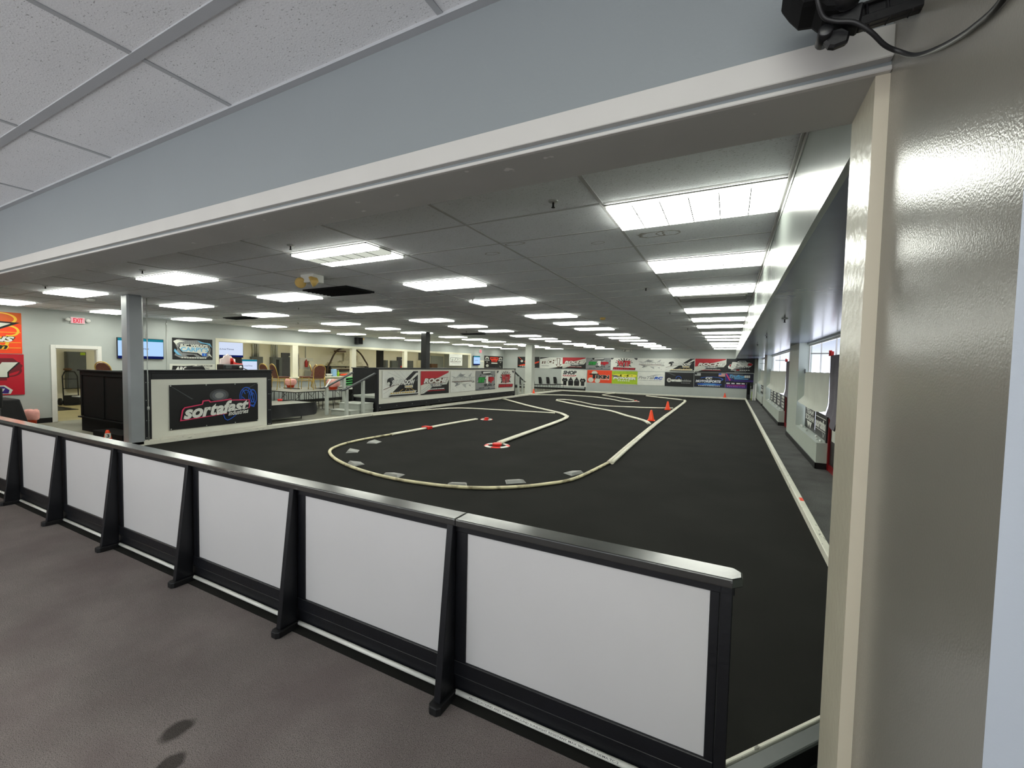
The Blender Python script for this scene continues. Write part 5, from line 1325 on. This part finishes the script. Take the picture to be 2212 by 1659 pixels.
# hand truck seen through the doorway
r = thing('hand_truck', 'black two-wheeled hand truck with a brown cap on its handle, in the doorway', 'hand truck', (-21.4, 6.55, 0))
for s in (-1, 1):
    MB().tube([(-21.45, 6.55 + s * .2, .1), (-21.52, 6.55 + s * .2, 1.05), (-21.54, 6.55 + s * .13, 1.22)], .018, 8).build('rail', 'steel_black', r)
    MB().lathe([(.05, -.03), (.13, -.03), (.13, .03), (.05, .03)], (-21.5, 6.55 + s * .28, .131), 18, 0, Matrix.Rotation(PI / 2, 4, 'X')).build('wheel', 'rubber', r)
m = MB()
for z in (.3, .6, .95): m.tube([(-21.47 - .05 * z, 6.35, z), (-21.47 - .05 * z, 6.75, z)], .012, 8)
m.build('crossbar', 'steel_black', r)
MB().box(-21.44, 6.33, .012, -21.2, 6.77, .03).box(-21.44, 6.34, .03, -21.42, 6.76, .36).build('toe_plate', 'steel_black', r)
MB().tube([(-21.54, 6.42, 1.22), (-21.54, 6.68, 1.22)], .02, 8).build('handle', 'steel_black', r)
one('brown_cap', MB().sphere((-21.53, 6.5, 1.299), .12, 8, 0, .45), 'wood_dark', 'brown cap hung on the hand truck handle', 'cap')
one('floor_mat', MB().box(-21.9, 5.55, 0, -19.4, 6.1, .012), 'base_black', 'black mat on the tan workshop floor in the doorway', 'mat')

# ================================================================== AISLE WINDOWS: BLINDS, CURTAINS, SIGNS
def sheet(name, m, label, cat, fn, nu=24, nv=14, th=.006, group=None):
    vs = [Vector(fn(i / nu, j / nv)) for i in range(nu + 1) for j in range(nv + 1)]
    fs = [(i * (nv + 1) + j, (i + 1) * (nv + 1) + j, (i + 1) * (nv + 1) + j + 1, i * (nv + 1) + j + 1) for i in range(nu) for j in range(nv)]
    mb = MB().add(vs, fs, 0, True).add([v + Vector((th, 0, 0)) for v in vs], [f[::-1] for f in fs], 0, True)
    return one(name, mb, m, label, cat, 0, group)
WN = ['first window bay from the lintel', 'second window bay', 'last window bay by the back wall']
WS = ['first bay', 'second bay', 'last bay']
for k, (a, c, d) in enumerate(BAYS):
    def white(u, v, a=a, c=c, d=d):
        y = c + .01 + (d - c - .02) * u
        flare = max(0, v - .80) / .20
        sag = .10 * math.sin(PI * u) * (1 - .2 * u)
        x = 1.60 - .03 * flare - .09 * flare * max(0, u - .55) / .45 - .006 * math.sin(u * 21 + 1) * v
        return (x, y, 1.75 + .003 * math.sin(u * 26) - (.70 + sag) * v)
    w_ = sheet('curtain_panel', 'cloth_white', 'white cloth hung across the middle of the ' + WN[k], 'curtain', white, 30, 16, .006, 'white cloths over the aisle windows')
    MB().box(1.585, d - .045, 1.72, 1.60, d - .01, 1.82).build('clip', 'black_plastic', w_)
    def grey(u, v, a=a, c=c):
        y = a + .02 + (c - a - .02) * u
        return (1.60 - .02 * math.sin(u * 16 + 2) * v - .05 * max(0, v - .8) * 5, y, 2.06 - (1.24 - .16 * u + .06 * math.sin(u * 7)) * v)
    sheet('door_curtain', 'cloth_grey', 'grey cloth hung over the red door of the ' + WN[k], 'curtain', grey, 22, 12, .006, 'grey cloths over the red doors')
    # printed black signs in the low pane, with pale lettering
    n_s = 2 if k != 1 else 4
    L = d - c - .1
    for i in range(n_s):
        wy = L / n_s - .05
        A = Art(wy, .47, 'black')
        if k == 0 and i == 0:
            A.text('TEAM', .15, .72, .85, .92, 'white', .1, .04); A.text('SCREAM', .10, .42, .92, .66, 'white', .1, .04)
            A.poly([(.25, .36), (.75, .36), (.6, .05), (.5, .25), (.4, .04)], 'white')
        elif k == 0:
            A.text('sortafast', .06, .38, .94, .74, 'white', .2, .05); A.line([(.06, .82), (.94, .82)], .03, 'white'); A.line([(.06, .30), (.94, .30)], .03, 'white'); A.line([(.62, .26), (.7, .08), (.78, .26)], .04, 'white')
        elif k == 1:
            A.poly([(.2, .9), (.5, .96), (.8, .9), (.8, .56), (.2, .56)], 'white'); A.bars(.22, .8, .72, .12, 'black', 3, i); A.poly([(.2, .46), (.85, .46), (.75, .12), (.3, .1)], 'white'); A.bars(.3, .75, .3, .1, 'black', 3, i + 5)
        else:
            A.bars(.1, .9, .75, .12, 'white', 3, i); A.bars(.1, .9, .4, .3, 'white', 3, i + 2)
        yy = d - .05 - (L / n_s) * i
        A.place('window_sign', (1.642, yy, .478), (0, -1, 0), (0, 0, 1), 'black window sign with pale lettering, %s, %s from its far pier' % (WS[k], ORD[i]), 'sign', 'black signs in the aisle windows', None, .002)
    one('door_bollard', MB().box(1.60, c + .02, .477, 1.64, c + .12, .95), 'base_black', 'black upright board at the door end of the sill, ' + WS[k], 'board')
rnd = random.Random(21)
SL = ['at the pier end', 'in a pair at the pier end', 'before the first sign', 'between the two signs', 'below the wide sign', 'near the black board', 'at the door end']
for i, (x, y, z) in enumerate([(1.57, 12.08, .475), (1.54, 11.98, .475), (1.55, 11.86, .475), (1.53, 11.1, .475), (1.56, 10.15, .475), (1.53, 9.85, .475), (1.54, 9.55, .475)]):
    m = MB().sphere((x, y - .02, z + .021), .021, 6).sphere((x, y + .022, z + .019), .019, 6)
    one('foam_bumper', m, 'white_plastic', 'small white twin-ball bumper on the first window sill, ' + SL[i], 'bumper', 0, 'white bumpers on the window sills')
for i, y in enumerate((21.4, 20.3, 18.9, 17.6, 16.6)):
    m = MB().sphere((1.54, y - .03, .507), .032, 6).sphere((1.54, y + .035, .505), .03, 6)
    one('foam_bumper', m, 'white_plastic', 'small white twin-ball bumper on the second window sill, %s from its far pier' % ORD[i], 'bumper', 0, 'white bumpers on the window sills')
one('door_notice', MB().box(1.642, 8.9, .55, 1.648, 9.2, 1.0), 'ink_paper', 'white paper notice on the first red-framed door', 'notice')
# end of the aisle
r = thing('tower_speaker', 'tall narrow black cabinet at the end of the window aisle', 'speaker', (1.02, 29.0, 0))
MB().box(.95, 28.9, 0, 1.13, 29.12, 1.04).build('cabinet', 'black_plastic', r, .01)
MB().box(.965, 28.885, .3, 1.115, 28.9, .98).build('grille', 'black_matte', r)
for i, (x, m_, l, w_) in enumerate(((1.2, 'lime', 'lime strip leaning at the end of the window aisle', .03), (1.38, 'white_plastic', 'white board leaning in the aisle corner, closer to the windows', .10), (1.28, 'board_white', 'white board leaning in the aisle corner beside the lime strip', .08))):
    h = (.5, .98, .9)[i]
    one('leaning_board', MB().beam((x - .03, 28.1, 0.012), (x, 28.3, h), w_ * .7, .015, 0, (0, -1, .2)), m_, l, 'board', 0, 'boards leaning at the aisle end')

# ================================================================== BRACKET ABOVE THE CAMERA'S CORNER
r = thing('camera_mount', 'black swivel bracket with arm and trailing cable on the glossy wall', 'camera mount', (.2, 1.08, 2.48))
Yb = 1.08
m = MB().prism([(-.004, .09), (-.008, .028), (.006, .004), (.024, -.02), (.048, -.024), (.062, -.04), (.082, -.046), (.104, -.05), (.118, -.02), (.122, .09)], (.078, Yb - .05, 2.528), (1, 0, 0), (0, 0, 1), (0, 1, 0), .10)
m.build('camera_body', 'black_matte', r, .02, 3)
MB().lathe([(.022, -.02), (.03, -.01), (.03, .012), (.022, .02), (.001, .02)], (.172, Yb - .03, 2.510), 20, 0, Matrix.Rotation(1.2, 4, 'X') @ Matrix.Rotation(.4, 4, 'Y')).build('swivel_joint', 'black_plastic', r)
MB().lathe([(.03, -.03), (.042, -.02), (.042, .02), (.03, .03), (.001, .03)], (.166, Yb - .02, 2.55), 20, 0, Matrix.Rotation(.5, 4, 'X')).build('joint_collar', 'black_plastic', r)
MB().hexa([(.150, Yb - .02, 2.474), (.200, Yb - .02, 2.452), (.200, Yb + .02, 2.452), (.150, Yb + .02, 2.474), (.152, Yb - .02, 2.498), (.206, Yb - .02, 2.494), (.206, Yb + .02, 2.494), (.152, Yb + .02, 2.498)]).build('bracket', 'black_plastic', r, .004)
MB().lathe([(.010, -.022), (.013, -.02), (.013, .02), (.010, .022), (.001, .022)], (.145, Yb, 2.458), 14, 0, Matrix.Rotation(PI / 2, 4, 'X')).build('pivot', 'black_plastic', r)
MB().prism([(0, 0), (.012, -.02), (.022, -.024), (.044, -.02), (.048, .0), (.034, .012), (.01, .012)], (.140, Yb - .008, 2.452), (1, 0, 0), (0, 0, 1), (0, 1, 0), .016).build('wing_knob', 'black_plastic', r, .004)
p0, p1 = Vector((.198, Yb, 2.474)), Vector((.296, Yb + .01, 2.487))
d = (p1 - p0).normalized(); up = Vector((-d.z, 0, d.x))
m = MB()
m.beam(p0 - up * .012, p1 - up * .012, .024, .018).beam(p0 + up * .02, p1 + up * .02, .024, .005).beam(p0, p1, .004, .044)
for q in (.12, .45, .8): m.beam(p0 + (p1 - p0) * q, p0 + (p1 - p0) * (q + .03), .024, .046)
m.build('arm', 'black_plastic', r, .0015)
MB().box(.282, Yb - .055, 2.494, .2965, Yb + .045, 2.62).build('wall_plate', 'black_plastic', r, .004)
cb = spline([(.120, Yb - .055, 2.60), (.118, Yb - .055, 2.545), (.124, Yb - .05, 2.505), (.137, Yb - .035, 2.476), (.158, Yb - .03, 2.463), (.188, Yb - .03, 2.451), (.216, Yb - .02, 2.431), (.243, Yb - .0, 2.411), (.266, Yb + .01, 2.399), (.284, Yb - .012, 2.372), (.289, 1.005, 2.337), (.290, .915, 2.296), (.291, .843, 2.270), (.291, .78, 2.256), (.291, .70, 2.27)], 6)
MB().tube(cb, .0042, 8).build('cable', 'rubber', r)
WORLD, EXPO = 3.8, 0.0
# ================================================================== LIGHT AND CAMERA
w = bpy.data.worlds.new('daylight'); S.world = w; w.use_nodes = True
nt = w.node_tree
bg = nt.nodes['Background']
tc = nt.nodes.new('ShaderNodeTexCoord'); sp = nt.nodes.new('ShaderNodeSeparateXYZ'); cr = nt.nodes.new('ShaderNodeValToRGB')
nt.links.new(tc.outputs['Generated'], sp.inputs[0]); mz = nt.nodes.new('ShaderNodeMath'); mz.operation = 'MULTIPLY_ADD'; mz.inputs[1].default_value = 0.5; mz.inputs[2].default_value = 0.5
nt.links.new(sp.outputs['Z'], mz.inputs[0]); nt.links.new(mz.outputs[0], cr.inputs['Fac'])
cr.color_ramp.elements[0].position = 0.47; cr.color_ramp.elements[0].color = (1.05, 1.06, 1.08, 1)
cr.color_ramp.elements[1].position = 0.53; cr.color_ramp.elements[1].color = (0.31, 0.335, 0.37, 1)
nt.links.new(cr.outputs['Color'], bg.inputs['Color'])
bg.inputs['Strength'].default_value = WORLD
def portal(name, loc, rot, sx, sy):
    l = bpy.data.lights.new(name, 'AREA'); l.shape = 'RECTANGLE'; l.size = sx; l.size_y = sy; l.cycles.is_portal = True
    o = bpy.data.objects.new(name, l); COL.objects.link(o); o.location = loc; o.rotation_euler = rot
portal('storefront_portal', (-3.4, -3.85, 1.5), (PI / 2, 0, PI), 12, 2.4)
portal('aisle_portal', (1.8, 18.4, 1.4), (PI / 2, 0, PI / 2), 20, 2.1)

cam = bpy.data.cameras.new('camera'); co = bpy.data.objects.new('camera', cam); COL.objects.link(co)
cam.sensor_fit = 'HORIZONTAL'; cam.sensor_width = 36.0; cam.lens = 920.84328 / 2212 * 36.0
cam.clip_start = 0.02; cam.clip_end = 200
yaw, pit, rol = 0.471123639, -0.0446039612, 0.0197150522
cy, sy = math.cos(yaw), math.sin(yaw)
F = Vector((-sy * math.cos(pit), cy * math.cos(pit), math.sin(pit)))
R0 = Vector((cy, sy, 0)); U0 = R0.cross(F)
R1 = R0 * math.cos(rol) + U0 * math.sin(rol); U1 = -R0 * math.sin(rol) + U0 * math.cos(rol)
co.matrix_world = Matrix(((R1.x, U1.x, -F.x, 0), (R1.y, U1.y, -F.y, 0), (R1.z, U1.z, -F.z, CAMZ), (0, 0, 0, 1)))
S.camera = co
S.view_settings.view_transform = 'Standard'; S.view_settings.look = 'None'; S.view_settings.gamma = 1.0
S.view_settings.use_curve_mapping = False
S.view_settings.exposure = EXPO
S.cycles.max_bounces = 7; S.cycles.diffuse_bounces = 5; S.cycles.glossy_bounces = 3; S.cycles.transparent_max_bounces = 6
S.cycles.caustics_reflective = False; S.cycles.caustics_refractive = False
S.cycles.sample_clamp_indirect = 12.0
S.cycles.use_denoising = True
bpy.context.view_layer.update()
